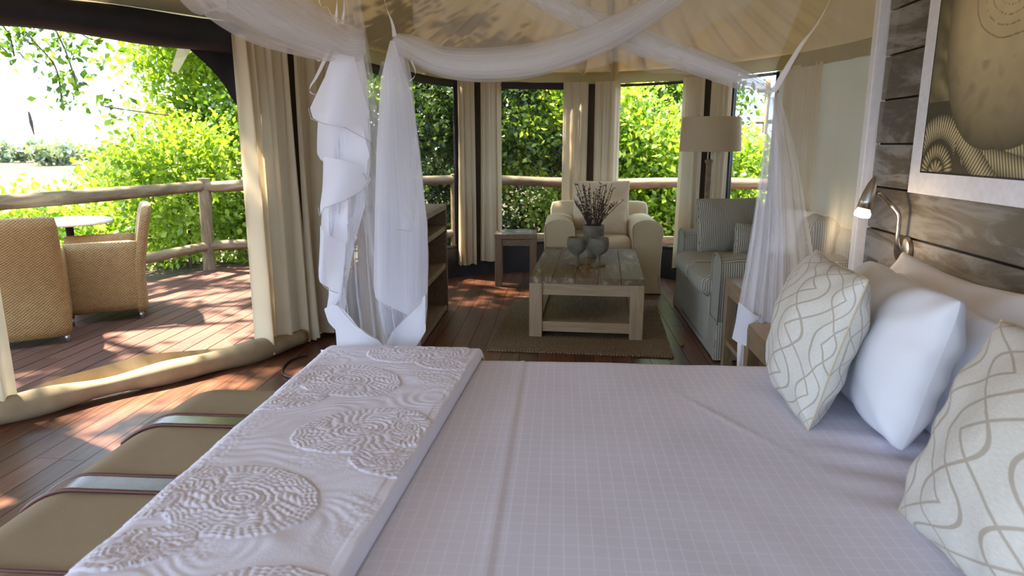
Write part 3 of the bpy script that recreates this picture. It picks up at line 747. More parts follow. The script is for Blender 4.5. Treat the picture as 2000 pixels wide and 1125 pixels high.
# ------------------------------------------------------------------ bedside and side tables
def open_cube(name, label, c, d, mat, th=.055):
    o = thing(name, label, 'side table', (c[0], c[1], 0)); w, l, h = d
    MB().box((0, 0, h-.02), (w, l, .04), bev=.003).build('top', mat, o)
    for sx in (-1, 1):
        for sy in (-1, 1): MB().box((sx*(w-th)/2, sy*(l-th)/2, (h-.04)/2), (th, th, h-.04), bev=.002).build('leg', 'night_leg', o)
        MB().box((sx*(w-th)/2, 0, h-.07), (th-.006, l-2*th, .06)).build('apron', mat, o)
    for sy in (-1, 1): MB().box((0, sy*(l-th)/2, h-.07), (w-2*th, th-.006, .06)).build('apron', mat, o)
    MB().box((0, 0, .17), (w-.02, l-.02, .03)).build('shelf', mat, o); return o
open_cube('bedside_table', 'pale wooden bedside table at the net, tucked against the plank wall', (1.045, 2.73, 0), (.42, .50, .55), 'night_wood')
open_cube('sofa_side_table', 'open wooden side table between the striped sofa and the bedside table', (1.21, 3.77, 0), (.44, .50, .555), 'night_wood', .055)

# ------------------------------------------------------------------ reading lamp, switch, picture
b0 = Vector((WX-.002, 2.61, .94))
rd = thing('reading_lamp', 'brushed steel wall reading lamp with lit bulb above the pillows', 'lamp', b0)
MB().lathe([(.052, 0), (.055, .004), (.055, .018), (.045, .024)], seg=28).build('wall_plate', 'steel', rd, 'auto').rotation_euler = (0, -PI/2, 0)
hd = atX(1701, 375, 1.13)-b0
path = catmull([(-.02, 0, .0), (-.036, 0, .03), (-.038, 0, .09), (-.044, .0, .135), (-.075, .015, .175), (hd.x+.025, hd.y, hd.z-.002)], 10)
MB().tube(path, .0082, 10).build('gooseneck', 'steel', rd, True)
dirv = Vector((-.22, .0, -1)).normalized()
hs = MB().lathe([(.003, .0), (.008, .006), (.015, .026), (.022, .06), (.0255, .09), (.0265, .118), (.0235, .118)], seg=24, cap=False).build('lamp_head', 'steel', rd, True)
hs.location = hd+Vector((.008, 0, .055)); hs.rotation_euler = dirv.to_track_quat('Z', 'Y').to_euler()
bl = MB().lathe([(.018, .105), (.022, .122), (.028, .132), (.029, .14), (.026, .149), (.006, .153)], seg=20).build('bulb', 'bulb', hs, True)
ll = bpy.data.lights.new('reading_lamp_light', 'POINT'); ll.energy = 1.6; ll.color = (1, .75, .45); ll.shadow_soft_size = .025
lo = bpy.data.objects.new('reading_lamp_light', ll); COL.objects.link(lo); lo.parent = rd; lo.location = hs.location+dirv*.20
sw = thing('wall_switch', 'small metal light switch plate on the plank wall behind the pillows', 'switch', (WX, 2.865, .80))
MB().box((-.006, 0, 0), (.012, .085, .13), bev=.003).build('plate', 'plate', sw); MB().box((-.015, 0, .005), (.012, .018, .03), bev=.003).build('rocker', 'darkmetal', sw)
# photographic print with white border (a turned wooden vessel on striped coiled cloth)
PY0, PY1, PZ0, PZ1 = 1.36, 2.62, 1.155, 2.13
pf = thing('wall_print', 'large white-bordered sepia print of a pale vessel on striped coils', 'picture', (WX-.012, (PY0+PY1)/2, PZ0))
pw_, ph_ = PY1-PY0, PZ1-PZ0
MB().box((0, 0, ph_/2), (.014, pw_, ph_), bev=.002).build('border', 'white_paint', pf)
bo = .075; nu, nv = 460, 340; P = np.zeros((nu, nv, 3)); C = np.ones((nu*nv, 4), np.float32); k = 0
def smooth(a, b, x): t = min(1, max(0, (x-a)/(b-a))); return t*t*(3-2*t)
iw, ih = pw_-2*bo, ph_-2*bo
for i in range(nu):
    for j in range(nv):
        u, v = i/(nu-1)*iw, j/(nv-1)*ih       # u: metres from the far (left) side, v: metres up
        P[i, j] = (-.0085, pw_/2-bo-u, bo+v)
        n1 = noise.noise(Vector((u*18, v*18, 0)))
        c = np.array((.05, .042, .022))
        # background coil of twisted fibre
        d = (u-.02-.10*v); s = .5+.5*math.sin((v+u*.7)*60+n1*2)
        if abs(d-.03) < .10: c = np.array((.36, .29, .15))*(.35+.5*s*(1-abs(d-.03)/.10))
        # striped coils at the bottom
        def rope(m, along, base):     # m: 0..1 across the coil
            st = .5+.5*math.sin(along*2*PI/.0135+m*1.5); return np.array(base)*(.22+.78*smooth(.2, .6, st))*(.25+.75*math.sin(PI*m))
        if v < .24:
            c = np.array((.06, .05, .028))
            for v0, w_, sl in ((.135, .07, -.05), (.065, .075, .03), (.0, .075, -.04)):
                m = (v-v0-sl*(u-.6)-.02*math.sin(u*7+v0*30))/w_
                if u > .24 and 0 < m < 1: c = rope(m, u+.3*v, (.50, .41, .23))
            m = ((u-.18)*.62+(v-.155)*.78)/.085+.5; al = (u-.18)*.78-(v-.155)*.62
            if 0 < m < 1 and -.02 < al < .30: c = rope(m, al, (.56, .46, .26))
            for (cx_, cy_, R0, R1) in ((.10, .0, .0, .048), (.10, .0, .052, .10)):
                q = math.hypot(u-cx_, v-cy_)
                if R0 < q < R1: c = rope((q-R0)/(R1-R0), math.atan2(v-cy_, u-cx_)*(R0+R1)/2, (.42, .34, .19))
            q = math.hypot(u-.105, v-.01)
            if .105 < q < .185 and u < .20: c = rope((q-.105)/.08, math.atan2(v-.01, u-.105)*.15, (.56, .46, .26))
        # vessel
        ex_, ey_ = (u-.40)/.325, (v-.50)/(.46 if v > .5 else .415)
        rr = math.hypot(ex_, ey_*(1 if v > .5 else 1-.12*abs(ex_)))
        if rr < 1:
            sh = (1-rr**4)*.75+.25; lit = .55+.45*smooth(-1, .2, -ex_*.3+ey_)
            c = np.array((.60, .47, .26))*sh*lit*(1+.12*n1)
            r2 = math.hypot((u-.40)/1.05, (v-.55)/.85)
            if r2 < .026: c = np.array((.012, .016, .012))
            else:
                for q, ww in ((.07, .10), (.10, .15), (.135, .2), (.175, .7)):
                    if abs(r2-q-.004*n1) < .0022 and noise.noise(Vector((math.atan2(v-.55, u-.40)*9, q*40, 1))) > .1-ww: c = c*.45
            if v < .35 and n1 > .1: c = c*(1-.5*n1)
        eb = min(u, v, iw-u, ih-v)
        if eb < .006+.003*noise.noise(Vector((u*150, v*150, 4))): c = np.array((.012, .011, .010))
        C[k, :3] = np.clip(c, 0, 1); k += 1
pr = MB().grid(P); me = pr.mesh('print', 'print'); at = me.color_attributes.new('Col', 'FLOAT_COLOR', 'POINT'); at.data.foreach_set('color', C.ravel()); link('print', me, pf)

# ------------------------------------------------------------------ rug, coffee table and what stands on it
ra = math.radians(-3.4)
rg = tag(MB().grid([[(sx*.60*(1+.004*math.sin(k)), -.80+1.6*k/40 , .014+.002*math.sin(k*1.7)) for k in range(41)] for sx in (-1, -.5, 0, .5, 1)]).build('jute_rug', 'rug', None, False), 'rectangular woven jute rug under the coffee table', 'rug')
rg.location = (.18, 4.99, .0); rg.rotation_euler = (0, 0, ra)
sm = rg.modifiers.new('thick', 'SOLIDIFY'); sm.thickness = .012; sm.offset = -1
ct = thing('coffee_table', 'chunky limewashed wooden coffee table on the jute rug', 'coffee table', (.225, 5.20, .015), ra)
tw_, tl_, thh = .78, 1.36, .425
for k in range(5): MB().box((-tw_/2+tw_*(k+.5)/5, 0, thh-.0225), (tw_/5-.002, tl_, .045), bev=.003).build('top_plank', 'tabletop_wood', ct)
for sx in (-1, 1):
    for sy in (-1, 1): MB().box((sx*(tw_/2-.045), sy*(tl_/2-.045), (thh-.045)/2), (.09, .09, thh-.045), bev=.003).build('leg', 'table_leg', ct)
    MB().box((sx*(tw_/2-.045), 0, thh-.085), (.06, tl_-.18, .08)).build('apron', 'table_wood', ct)
    MB().box((sx*(tw_/2-.045), 0, .075), (.06, tl_-.18, .07)).build('stretcher', 'table_wood', ct)
for sy in (-1, 1):
    MB().box((0, sy*(tl_/2-.04), thh-.085), (tw_-.18, .06, .08)).build('apron', 'table_apron', ct)
    MB().box((0, sy*(tl_/2-.04), .075), (tw_-.18, .06, .07)).build('stretcher', 'table_apron', ct)
MB().box((0, 0, .085), (tw_-.15, tl_-.14, .022)).build('lower_shelf', 'table_wood', ct)
TZ = .44
def goblet(label, p, s=1.):
    o = tag(MB().lathe([(.0, 0), (.052, 0), (.055, .006), (.03, .016), (.017, .03), (.014, .055), (.018, .075), (.045, .092), (.068, .118), (.075, .15), (.074, .18), (.069, .205), (.064, .205), (.066, .17), (.06, .13), (.03, .10), (0, .096)], seg=28, cap=False).build('stone_goblet', 'stone', None, True), label, 'goblet', 'stone goblets on the coffee table')
    o.location = p; o.scale = (s, s, s)
goblet('grey stone goblet on the coffee table, the more upright slim one beside the vase', atz(1126, 516, TZ), 1.0)
goblet('grey stone goblet on the coffee table standing in front of the twig vase', atz(1168, 519, TZ), 1.03)
vs = thing('twig_vase', 'grey stone vase of dark dried twigs on the coffee table', 'vase', atz(1158, 503, TZ))
MB().lathe([(.0, 0), (.05, 0), (.05, .03), (.065, .08), (.078, .15), (.085, .22), (.083, .262), (.077, .262), (.076, .22), (.06, .12), (0, .10)], seg=28, cap=False).build('vessel', 'stone', vs, True)
for k in range(46):
    a = random.uniform(0, 2*PI); sp = random.uniform(.03, .24); hh = random.uniform(.14, .34)*(1-.25*sp); mb = MB()
    p0 = Vector((.03*math.cos(a), .03*math.sin(a), .12)); p1 = Vector((.055*math.cos(a), .055*math.sin(a), .27)); p2 = Vector((sp*math.cos(a), sp*math.sin(a)*.8, .27+hh*.98))
    pts = catmull([p0, p1, (p1+p2)/2+Vector((random.uniform(-.01, .01), 0, .015)), p2], 5)
    mb.tube(pts, [.0028]*8+[.0022]*(len(pts)-8), 5)
    for q in range(9):
        c = Vector(pts[random.randrange(6, len(pts))]); d = Vector((random.uniform(-1, 1), random.uniform(-1, 1), random.uniform(.2, 1))).normalized()*random.uniform(.01, .028)
        mb.tube([c, c+d*.6, c+d], [.0018, .0042, .001], 5)
    mb.build('twig', 'twig', vs, True)
for k, (px, py) in enumerate(((1127, 522), (1135, 526), (1143, 527), (1150, 519), (1152, 525), (1164, 525), (1178, 521))):
    mb = MB(); n = 9
    for i in range(5):
        a = i*2*PI/5; mb.tube([(0, 0, .008), (.008*math.cos(a), .008*math.sin(a), .012), (.014*math.cos(a), .014*math.sin(a), .022)], [.004, .007, .002], 6)
    mb.lathe([(.002, .0), (.010, .004), (.011, .010), (.003, .014)], seg=8)
    o = tag(mb.build('seed_pod', 'pod', None, True), 'small dried brown seed pod lying in front of the stone goblets', 'seed pod', 'dried seed pods on the coffee table'); o.location = atz(px, py, TZ); o.rotation_euler = (0, 0, k)
    if k == 0: pod_me = o.data
o = tag(link('seed_pod', pod_me), 'small dried seed pod dropped on the floorboards beside the sofa', 'seed pod'); o.location = atz(1332, 676, 0)

# ------------------------------------------------------------------ stool and magazine, bookshelf
stl = thing('wooden_stool', 'square wooden stool table between the curtains and the armchair', 'stool', (-.42, 6.46, 0), .05)
MB().box((0, 0, .477), (.40, .34, .045), bev=.004).build('top', 'dark_wood', stl)
for sx in (-1, 1):
    for sy in (-1, 1): MB().box((sx*.165, sy*.135, .2275), (.065, .065, .455), bev=.003).build('leg', 'dark_leg', stl)
    MB().box((sx*.165, 0, .42), (.045, .20, .06)).build('apron', 'dark_wood', stl)
for sy in (-1, 1): MB().box((0, sy*.135, .42), (.26, .045, .06)).build('apron', 'dark_wood', stl)
def magmat():
    m, N, L, b = nm('magazine_cover'); n = N.new('ShaderNodeTexNoise'); n.inputs['Scale'].default_value = 9; L.new(coords(N, L, 'Object', (1, 1, 1)), n.inputs[0])
    L.new(ramp(N, L, n.outputs[0], [(.35, (.05, .10, .22)), (.5, (.22, .26, .16)), (.65, (.45, .48, .45))]), b.inputs['Base Color']); b.inputs['Roughness'].default_value = .25; return m
MT['mag'] = magmat(); MT['paper'] = plain('paper_pages', (.7, .68, .62), .8)
mg = thing('magazine', 'blue-green covered magazine lying on the square stool', 'magazine', (-.42, 6.44, .50), .15)
MB().box((0, 0, .007), (.29, .215, .012)).build('pages', 'paper', mg); MB().box((0, 0, .0145), (.30, .22, .003)).build('cover', 'mag', mg)
bs = thing('bookshelf', 'low dark wooden bookshelf with open shelves behind the white net', 'bookshelf', (-1.10, 4.78, 0))
SH = .865
for sy in (-1, 1): MB().box((0, sy*.535, SH/2), (.40, .035, SH), bev=.003).build('side_panel', 'dark_wood', bs)
for z in (.03, .375, .675, SH-.02): MB().box((.0, 0, z), (.40 if z > .8 else .385, 1.035, .04), bev=.003).build('shelf', 'night_wood', bs)
MB().box((-.19, 0, SH/2), (.015, 1.035, SH-.03)).build('back_panel', 'dark_wood', bs)

# ------------------------------------------------------------------ armchair and sofa (slipcovers)
def pipe_loop(pts, r, mat, parent): return MB().tube(pts, r, 6).build('piping', mat, parent, True)
def skirt(w, d, h, amp, n, x0=0, y0=0):
    pts = [(-w/2, -d/2), (w/2, -d/2), (w/2, d/2), (-w/2, d/2)]; per = []; m = n
    for (a, b) in zip(pts, pts[1:]+pts[:1]):
        for k in range(m): t = k/m; per.append((a[0]+(b[0]-a[0])*t, a[1]+(b[1]-a[1])*t, t))
    per.append((*pts[0], 1)); P = np.zeros((len(per), 5, 3))
    for i, (x, y, t) in enumerate(per):
        pl = amp*math.exp(-(min(t, 1-t)/.03)**2)
        for j in range(5):
            q = j/4; k = 1+.02*q+.0*t; P[i, j] = (x*k*(1+pl*q*.5)+x0, y*k*(1+pl*q*.5)+y0, h*(1-q)+.008)
    return MB().grid(P)
def arm(parent, sx, w, aw, d, h, mat, pmat, flare=.02):
    # box arm with rounded rolled top, local x = sx side
    pr = []; hw = aw/2
    prof = [(-hw, .02), (-hw, h*.45), (-hw-.006, h*.8)]
    for k in range(9): a = PI-PI*k/8; prof.append((hw*1.08*math.cos(a), h-hw*.55+hw*.60*math.sin(a)))
    prof += [(hw+.012, h*.8), (hw, h*.45), (hw, .02)]
    V = []; n = len(prof); cx_ = sx*(w/2-aw/2); ny_ = 8
    for k in range(ny_+1):
        y = -d/2+d*k/ny_; e = .97 if k in (0, ny_) else 1.
        for (px, pz) in prof: V.append((cx_+px*e, y+(0.0), pz if pz < .1 else (pz-h*.5)*e+h*.5))
    Fc = [(k*n+i, k*n+i+1, (k+1)*n+i+1, (k+1)*n+i) for k in range(ny_) for i in range(n-1)] + [tuple(range(n))[::-1], tuple(ny_*n+i for i in range(n))]
    o = MB().add(V, Fc).build('arm', mat, parent, 'auto')
    MB().tube([(cx_+px*.985, -d/2-.003, pz) for px, pz in prof], .006, 6).build('piping', pmat, o, True); return o
ac = thing('armchair', 'cream slipcovered armchair behind the coffee table, with two cushions', 'armchair', (.385, 6.44, 0))
arm(ac, -1, 1.03, .25, .80, .66, 'cream', 'cream_cush'); arm(ac, 1, 1.03, .25, .80, .66, 'cream', 'cream_cush')
MB().soft((0, -.02, .20), (.56, .74, .36), .03, n=6).build('seat_base', 'cream', ac, True)
MB().soft((0, -.06, .43), (.54, .62, .13), .05, (0, .02, .02), n=10).build('seat_cushion', 'cream', ac, True)
MB().soft((0, .345, .40), (.96, .17, .76), .06, n=8, rot=(-.08, 0, 0)).build('backrest', 'cream', ac, True)
skirt(1.035, .80, .16, .02, 14).build('skirt', 'cream', ac, True)
pillow('square_cushion', 'large ivory square cushion leaning on the armchair back', 'cushion', .56, .50, .20, 'cream_cush', (.39, 6.50, .505), (-.22, 0, 0), 0, .07, 8, 'armchair cushions', 'cream')
pillow('small_cushion', 'small ivory cushion in front of the larger one on the armchair', 'cushion', .40, .32, .15, 'cream_cush', (.43, 6.30, .508), (-.30, .0, .1), 0, .05, 9, 'armchair cushions', 'cream')

sf = thing('sofa', 'grey and white ticking-striped slipcovered sofa beside the jute rug', 'sofa', (1.435, 4.89, 0), NEG)
SW, SD = 1.50, .90
arm(sf, -1, SW, .22, SD, .655, 'stripe', 'piping'); arm(sf, 1, SW, .22, SD, .655, 'stripe', 'piping')
MB().soft((0, -.03, .20), (1.08, .88, .36), .03, n=6).build('seat_base', 'stripe', sf, True)
for sx in (-1, 1): MB().soft((sx*.27, -.11, .425), (.54, .80, .15), .06, (0, .02, .022), n=12).build('seat_cushion', 'stripe', sf, True)
MB().soft((0, .37, .41), (1.46, .16, .78), .06, n=10).build('backrest', 'stripe', sf, True)
MB().soft((-.285, .20, .655), (.55, .19, .42), .06, (0, .03, .01), n=12, rot=(-.2, 0, .1)).build('back_cushion', 'stripe', sf, True)
MB().soft((.285, .21, .66), (.55, .19, .44), .06, (0, .03, .01), n=12, rot=(-.22, 0, -.08)).build('back_cushion', 'stripe', sf, True)
skirt(1.51, .91, .24, .02, 16).build('skirt', 'stripe', sf, True)
# corner cushion standing against the far arm
pillow('sofa_cushion', 'big square ticking-striped cushion propped against the far arm of the sofa', 'cushion', .56, .44, .18, 'stripe', (1.33, 5.35, .487), (-.18, 0, .25), 0, .05, 11, 'sofa cushions', 'piping')
pillow('sofa_cushion', 'small striped cushion lying in front of the bigger striped one on the sofa', 'cushion', .36, .26, .14, 'stripe', (1.47, 5.13, .489), (-.30, .1, .1), 0, .06, 12, 'sofa cushions', 'piping')
pillow('sofa_cushion', 'pale plain cushion leaning on the sofa back, seen through the net', 'cushion', .46, .44, .17, 'pillow_pink', (1.49, 4.58, .492), (-.35, 0, NEG+.3), 0, .06, 13, 'sofa cushions', None)

# ------------------------------------------------------------------ floor lamp
fp = atY(1386, 300, 6.12)
lp = thing('floor_lamp', 'wooden floor lamp with drum linen shade between armchair and sofa', 'floor lamp', (fp.x, 6.12, 0))
MB().box((0, 0, .02), (.26, .26, .04), bev=.006).build('base', 'dark_wood', lp)
MB().box((0, 0, .60), (.042, .042, 1.14), bev=.004).build('post', 'dark_wood', lp)
MB().lathe([(.026, 1.155), (.038, 1.178), (.038, 1.19), (.014, 1.20)], seg=18).build('collar', 'dark_wood', lp, True)
MB().tube([(0, 0, 1.19), (0, 0, 1.32)], .010, 10).build('stem', 'darkmetal', lp, True)
MB().lathe([(.262, 1.265), (.246, 1.555), (.242, 1.555), (.258, 1.265), (.262, 1.265)], seg=48, cap=False).build('lamp_shade', 'shade', lp, 'auto')
MB().tube([(-.24, 0, 1.33), (.24, 0, 1.33)], .003, 6).tube([(0, -.24, 1.33), (0, .24, 1.33)], .003, 6).build('shade_carrier', 'darkmetal', lp)

# ------------------------------------------------------------------ cable on the floor
cb = [atz(x, y, .008) for x, y in ((600, 694), (585, 697), (565, 705), (553, 718), (553, 731), (566, 737), (590, 740), (620, 752))]
tag(MB().tube(catmull(cb, 8), .006, 8).build('power_cable', 'cable', None, True), 'black cable looping over the floorboards below the floor-length curtain', 'cable')

# ------------------------------------------------------------------ mosquito net over the bed
net = thing('mosquito_net', 'white mosquito net with cotton hems tied back at the bed corners', 'mosquito net')
def ribbon_tube(path, rad, name, mat, layers=3, seg=22, pleat=7, seed=0):
    r = random.Random(seed); P = [Vector(p) for p in path]; n = len(P); mb = MB(); UVs = []
    for l in range(layers):
        ph = r.uniform(0, 6); k = 1-.28*l
        T = [(P[min(i+1, n-1)]-P[max(i-1, 0)]).normalized() for i in range(n)]; up = Vector((0, 0, 1)); V = []
        for i in range(n):
            s = T[i].cross(up).normalized(); uu = s.cross(T[i]).normalized(); t = i/(n-1); rr = rad(t)
            for q in range(seg):
                a = 2*PI*q/seg; w = rr*k*(1+.16*math.sin(pleat*a+ph+2.2*t)+.08*math.sin(3*a+ph*2+4*t)); V.append(P[i]+s*math.cos(a)*w*.75+uu*math.sin(a)*w); UVs.append((q/seg*2, t))
        mb.add(V, [(i*seg+q, i*seg+(q+1) % seg, (i+1)*seg+(q+1) % seg, (i+1)*seg+q) for i in range(n-1) for q in range(seg)])
    mb.uv = UVs; return mb.build(name, mat, net, True)
YN = 2.36
K2 = atY(771, 72, YN); K1 = atY(690, 90, YN-.02); K3 = atY(1510, 180, YN)
FZ = 2.30   # hanging frame height
# hanging frame (out of view above) with cords
for a, b in (((-.82, 2.40, FZ), (1.22, 2.40, FZ)), ((-.82, .25, FZ), (-.82, 2.40, FZ)), ((1.22, .25, FZ), (1.22, 2.40, FZ)), ((-.82, .25, FZ), (1.22, .25, FZ))):
    MB().tube([a, b], .014, 10).build('frame_bar', 'white_paint', net, True)
def px_path(pts, n=8): return catmull([atY(x, y, Y) for x, y, Y in pts], n)
ribbon_tube(px_path([(772, 78, YN), (800, 92, YN), (870, 122, YN-.02), (960, 128, YN-.03), (1060, 115, YN-.03), (1180, 72, YN-.02), (1290, 8, YN), (1400, -70, YN), (1600, -272, YN+.03)]), lambda t: .010+.040*math.sin(PI*min(1, .08+t*.95))**.8, 'swag', 'net', 3, seed=1)
ribbon_tube(px_path([(1508, 182, YN+.02), (1460, 158, YN+.03), (1380, 128, YN+.04), (1280, 92, YN+.05), (1180, 55, YN+.05), (1080, 5, YN+.05), (980, -60, YN+.05), (760, -270, YN+.05)]), lambda t: .012+.026*math.sin(PI*min(1, .06+t*.9))**.7, 'swag', 'net', 3, seed=2)
sw3 = [K1+Vector((.03, 0, 0)), atX(655, 82, -.74), atX(590, 52, -.77), atX(505, 10, -.80), atX(420, -50, -.82), atX(330, -130, -.82), Vector((-.82, .45, FZ-.02))]
ribbon_tube(catmull(sw3, 8), lambda t: .040+.045*math.sin(PI*min(1, t*.9+.02))**.9, 'swag', 'net', 4, seed=3)
# tie straps from the frame to the knots
def strap(pts, w, name='tie_strap', mat='hem'):
    C_ = catmull(pts, 8); P = np.zeros((len(C_), 3, 3)); n = len(C_)
    for i, c in enumerate(C_):
        t = i/(n-1); a = .6+2.2*t
        for j in range(3): P[i, j] = c+Vector((math.cos(a)*w*(j-1)/2, math.sin(a)*w*(j-1)/2, 0))
    return MB().grid(P).build(name, mat, net, True)
strap([atY(700, -272, YN+.04), atY(740, -70, YN+.03), atY(752, 5, YN), atY(766, 45, YN), K2], .018)
strap([Vector((1.0, 2.40, FZ)), atY(1625, -10, YN+.02), atY(1560, 95, YN), K3], .022)
strap([atY(662, -272, YN+.03), atY(660, -60, YN), atY(658, 10, YN-.02), atY(655, 48, YN-.02)], .018); strap([atY(680, -272, YN+.03), atY(672, -60, YN), atY(672, 10, YN-.02), atY(668, 48, YN-.02)], .016)
strap([Vector((-.82, 2.1, FZ)), atY(600, -40, YN-.1), atY(598, 0, YN-.2), atY(593, 30, YN-.3)], .012); strap([Vector((-.80, 2.3, FZ)), atY(620, -20, YN-.05), atY(640, 15, YN-.2), atY(655, 45, YN-.1)], .010)
strap([atY(640, 105, YN-.04), atY(618, 150, YN-.05), atY(606, 170, YN-.06), atY(608, 182, YN-.06), atY(625, 186, YN-.05)], .014)
strap([atY(616, 100, YN-.05), atY(614, 112, YN-.06), atY(624, 120, YN-.05)], .012)
strap([atY(803, 118, YN-.02), atY(811, 138, YN-.03), atY(809, 150, YN-.03), atY(800, 158, YN-.02)], .010)
def panel(rows, Y, amp, nf, name, mat, seed=0, nu=40, nv=44, depth=0.):
    """hanging cloth: rows of (y_px, x_left, x_right); folds of real depth around the plane y=Y"""
    r = random.Random(seed); ph = r.uniform(0, 6); ys = [q[0] for q in rows]; P = np.zeros((nu, nv, 3))
    for j in range(nv):
        t = j/(nv-1); y = ys[0]+(ys[-1]-ys[0])*t; xl = np.interp(y, ys, [q[1] for q in rows]); xr = np.interp(y, ys, [q[2] for q in rows])
        for i in range(nu):
            u = i/(nu-1); p = atY(xl+(xr-xl)*u, y, Y)
            g = min(1, .15+t*1.4); d = amp*g*(math.sin(2*PI*nf*u+ph+1.2*t)+.4*math.sin(4.7*PI*nf*u+ph*2))
            P[i, j] = (p.x, p.y+d+depth*t, p.z)
    mb = MB().grid(P); mb.uv = uvgrid(nu, nv); return mb.build(name, mat, net, True)
# left pair of tied-back bundles
panel([(95, 662, 712), (150, 640, 722), (250, 632, 740), (400, 632, 752), (560, 642, 765), (705, 668, 775)], YN, .030, 5, 'net_panel', 'net', 1)
panel([(-268, 650, 682), (-60, 664, 700), (20, 672, 708), (100, 684, 722), (200, 690, 738), (300, 700, 748), (500, 722, 765)], YN+.05, .02, 3, 'net_panel', 'net', 2)
panel([(74, 767, 775), (110, 752, 795), (160, 744, 805), (250, 738, 812), (350, 735, 824), (450, 733, 834), (600, 738, 834), (650, 750, 830), (705, 775, 800)], YN+.02, .035, 4, 'net_panel', 'net_dense', 3)
panel([(78, 768, 776), (160, 748, 800), (300, 742, 818), (500, 736, 834), (600, 742, 832), (640, 755, 826)], YN+.06, .030, 5, 'net_panel', 'net_dense', 4)
panel([(105, 660, 708), (150, 645, 716), (240, 632, 722), (330, 636, 722), (400, 632, 712), (480, 634, 690), (560, 640, 676), (620, 646, 672)], YN-.02, .007, 3, 'net_panel', 'net_hem', 14)
panel([(120, 745, 770), (250, 715, 750), (400, 705, 735), (600, 738, 752), (700, 752, 760)], YN+.08, .02, 2, 'net_panel', 'net', 5)
def flounce(poly, Y, name='hem', mat='hem', dep=.05, seed=0, tilt=0.):
    """a fold of the hem, outline through the given points, curled in depth"""
    r = random.Random(seed); ph = r.uniform(0, 6)
    xs = [p[0] for p in poly]; ys = [p[1] for p in poly]; y0, y1 = min(ys), max(ys); nv = max(6, int((y1-y0)/5)); nu = 16; rows = []
    for j in range(nv+1):
        y = y0+.2+(y1-y0-.4)*j/nv; X = []
        for (a, b) in zip(poly, poly[1:]+poly[:1]):
            if (a[1]-y)*(b[1]-y) < 0 or a[1] == y: X.append(a[0]+(b[0]-a[0])*(y-a[1])/(b[1]-a[1]) if b[1] != a[1] else a[0])
        if len(X) >= 2: rows.append((y, min(X), max(X)))
    P = np.zeros((nu, len(rows), 3)); xm, xM = min(xs), max(xs)
    for j, (y, a, b) in enumerate(rows):
        for i in range(nu):
            x = a+(b-a)*i/(nu-1); q = (x-xm)/(xM-xm); p = atY(x, y, Y); v = (y-y0)/(y1-y0)
            P[i, j] = (p.x, p.y-dep*math.sin(PI*q*1.1+.2)+dep*.35*math.sin(7*q+ph+3*v)+tilt*v, p.z)
    mb = MB().grid(P); mb.uv = uvgrid(nu, len(rows)); return mb.build(name, mat, net, True)
FL = [([(655, 106), (640, 150), (605, 212), (612, 232), (640, 242), (680, 250), (720, 276), (716, 220), (706, 170), (695, 108)], -.03, 'net_hem', (2, 7), 1),
      ([(622, 222), (619, 300), (624, 314), (636, 320), (680, 326), (712, 340), (719, 352), (724, 300), (712, 250), (660, 226)], .0, 'hem', (2, 7), -1),
      ([(635, 306), (630, 370), (624, 405), (627, 420), (640, 404), (680, 390), (706, 374), (719, 352), (712, 325), (665, 308)], -.012, 'net_hem', (2, 8), 1),
      ([(628, 400), (624, 455), (668, 494), (676, 480), (683, 465), (681, 430), (686, 376), (650, 388)], .005, 'hem', (1, 5), -1),
      ([(624, 440), (626, 520), (632, 545), (648, 560), (668, 576), (670, 530), (672, 480), (645, 450)], -.015, 'net_hem', (1, 5), 1),
      ([(634, 535), (638, 580), (636, 612), (650, 600), (668, 578), (660, 550)], .0, 'hem', (2, 5), -1),
      ([(637, 600), (645, 628), (658, 642), (660, 670), (664, 704), (772, 704), (740, 660), (700, 628), (667, 592), (655, 590)], -.03, 'hem', (5, 9), 1),
      ([(770, 84), (748, 160), (738, 300), (733, 555), (738, 580), (770, 598), (800, 612), (822, 590), (834, 575), (834, 440), (822, 330), (806, 190), (778, 84)], -.03, 'net_dense', (3, 8), 1),
      ([(745, 690), (760, 655), (800, 612), (834, 572), (833, 645), (810, 680), (796, 704), (748, 704)], -.01, 'hem', (1, 4), -1),
      ([(770, 84), (748, 165), (738, 300), (740, 400), (780, 445), (812, 452), (834, 440), (822, 330), (806, 190), (778, 84)], -.015, 'net', (3, 6), 1)]
for k, (pl, dy, mt_, (e0, e1), sg) in enumerate(FL):
    o = flounce(pl, YN-.07+dy, seed=k, dep=.04*sg, mat=mt_)
    xs = [p[0] for p in pl]; pts = []
    for q in range(e0, e1):
        for t in np.linspace(0, 1, 6)[:-1]:
            x = pl[q][0]+(pl[q+1][0]-pl[q][0])*t; y = pl[q][1]+(pl[q+1][1]-pl[q][1])*t; u = (x-min(xs))/(max(xs)-min(xs)); p = atY(x, y, YN-.07+dy)
            pts.append((p.x, p.y-.04*sg*math.sin(PI*u*1.1+.2)-.004, p.z))
    MB().tube(pts, .0013, 5).build('hem_stitch', 'hem_edge', o, True)
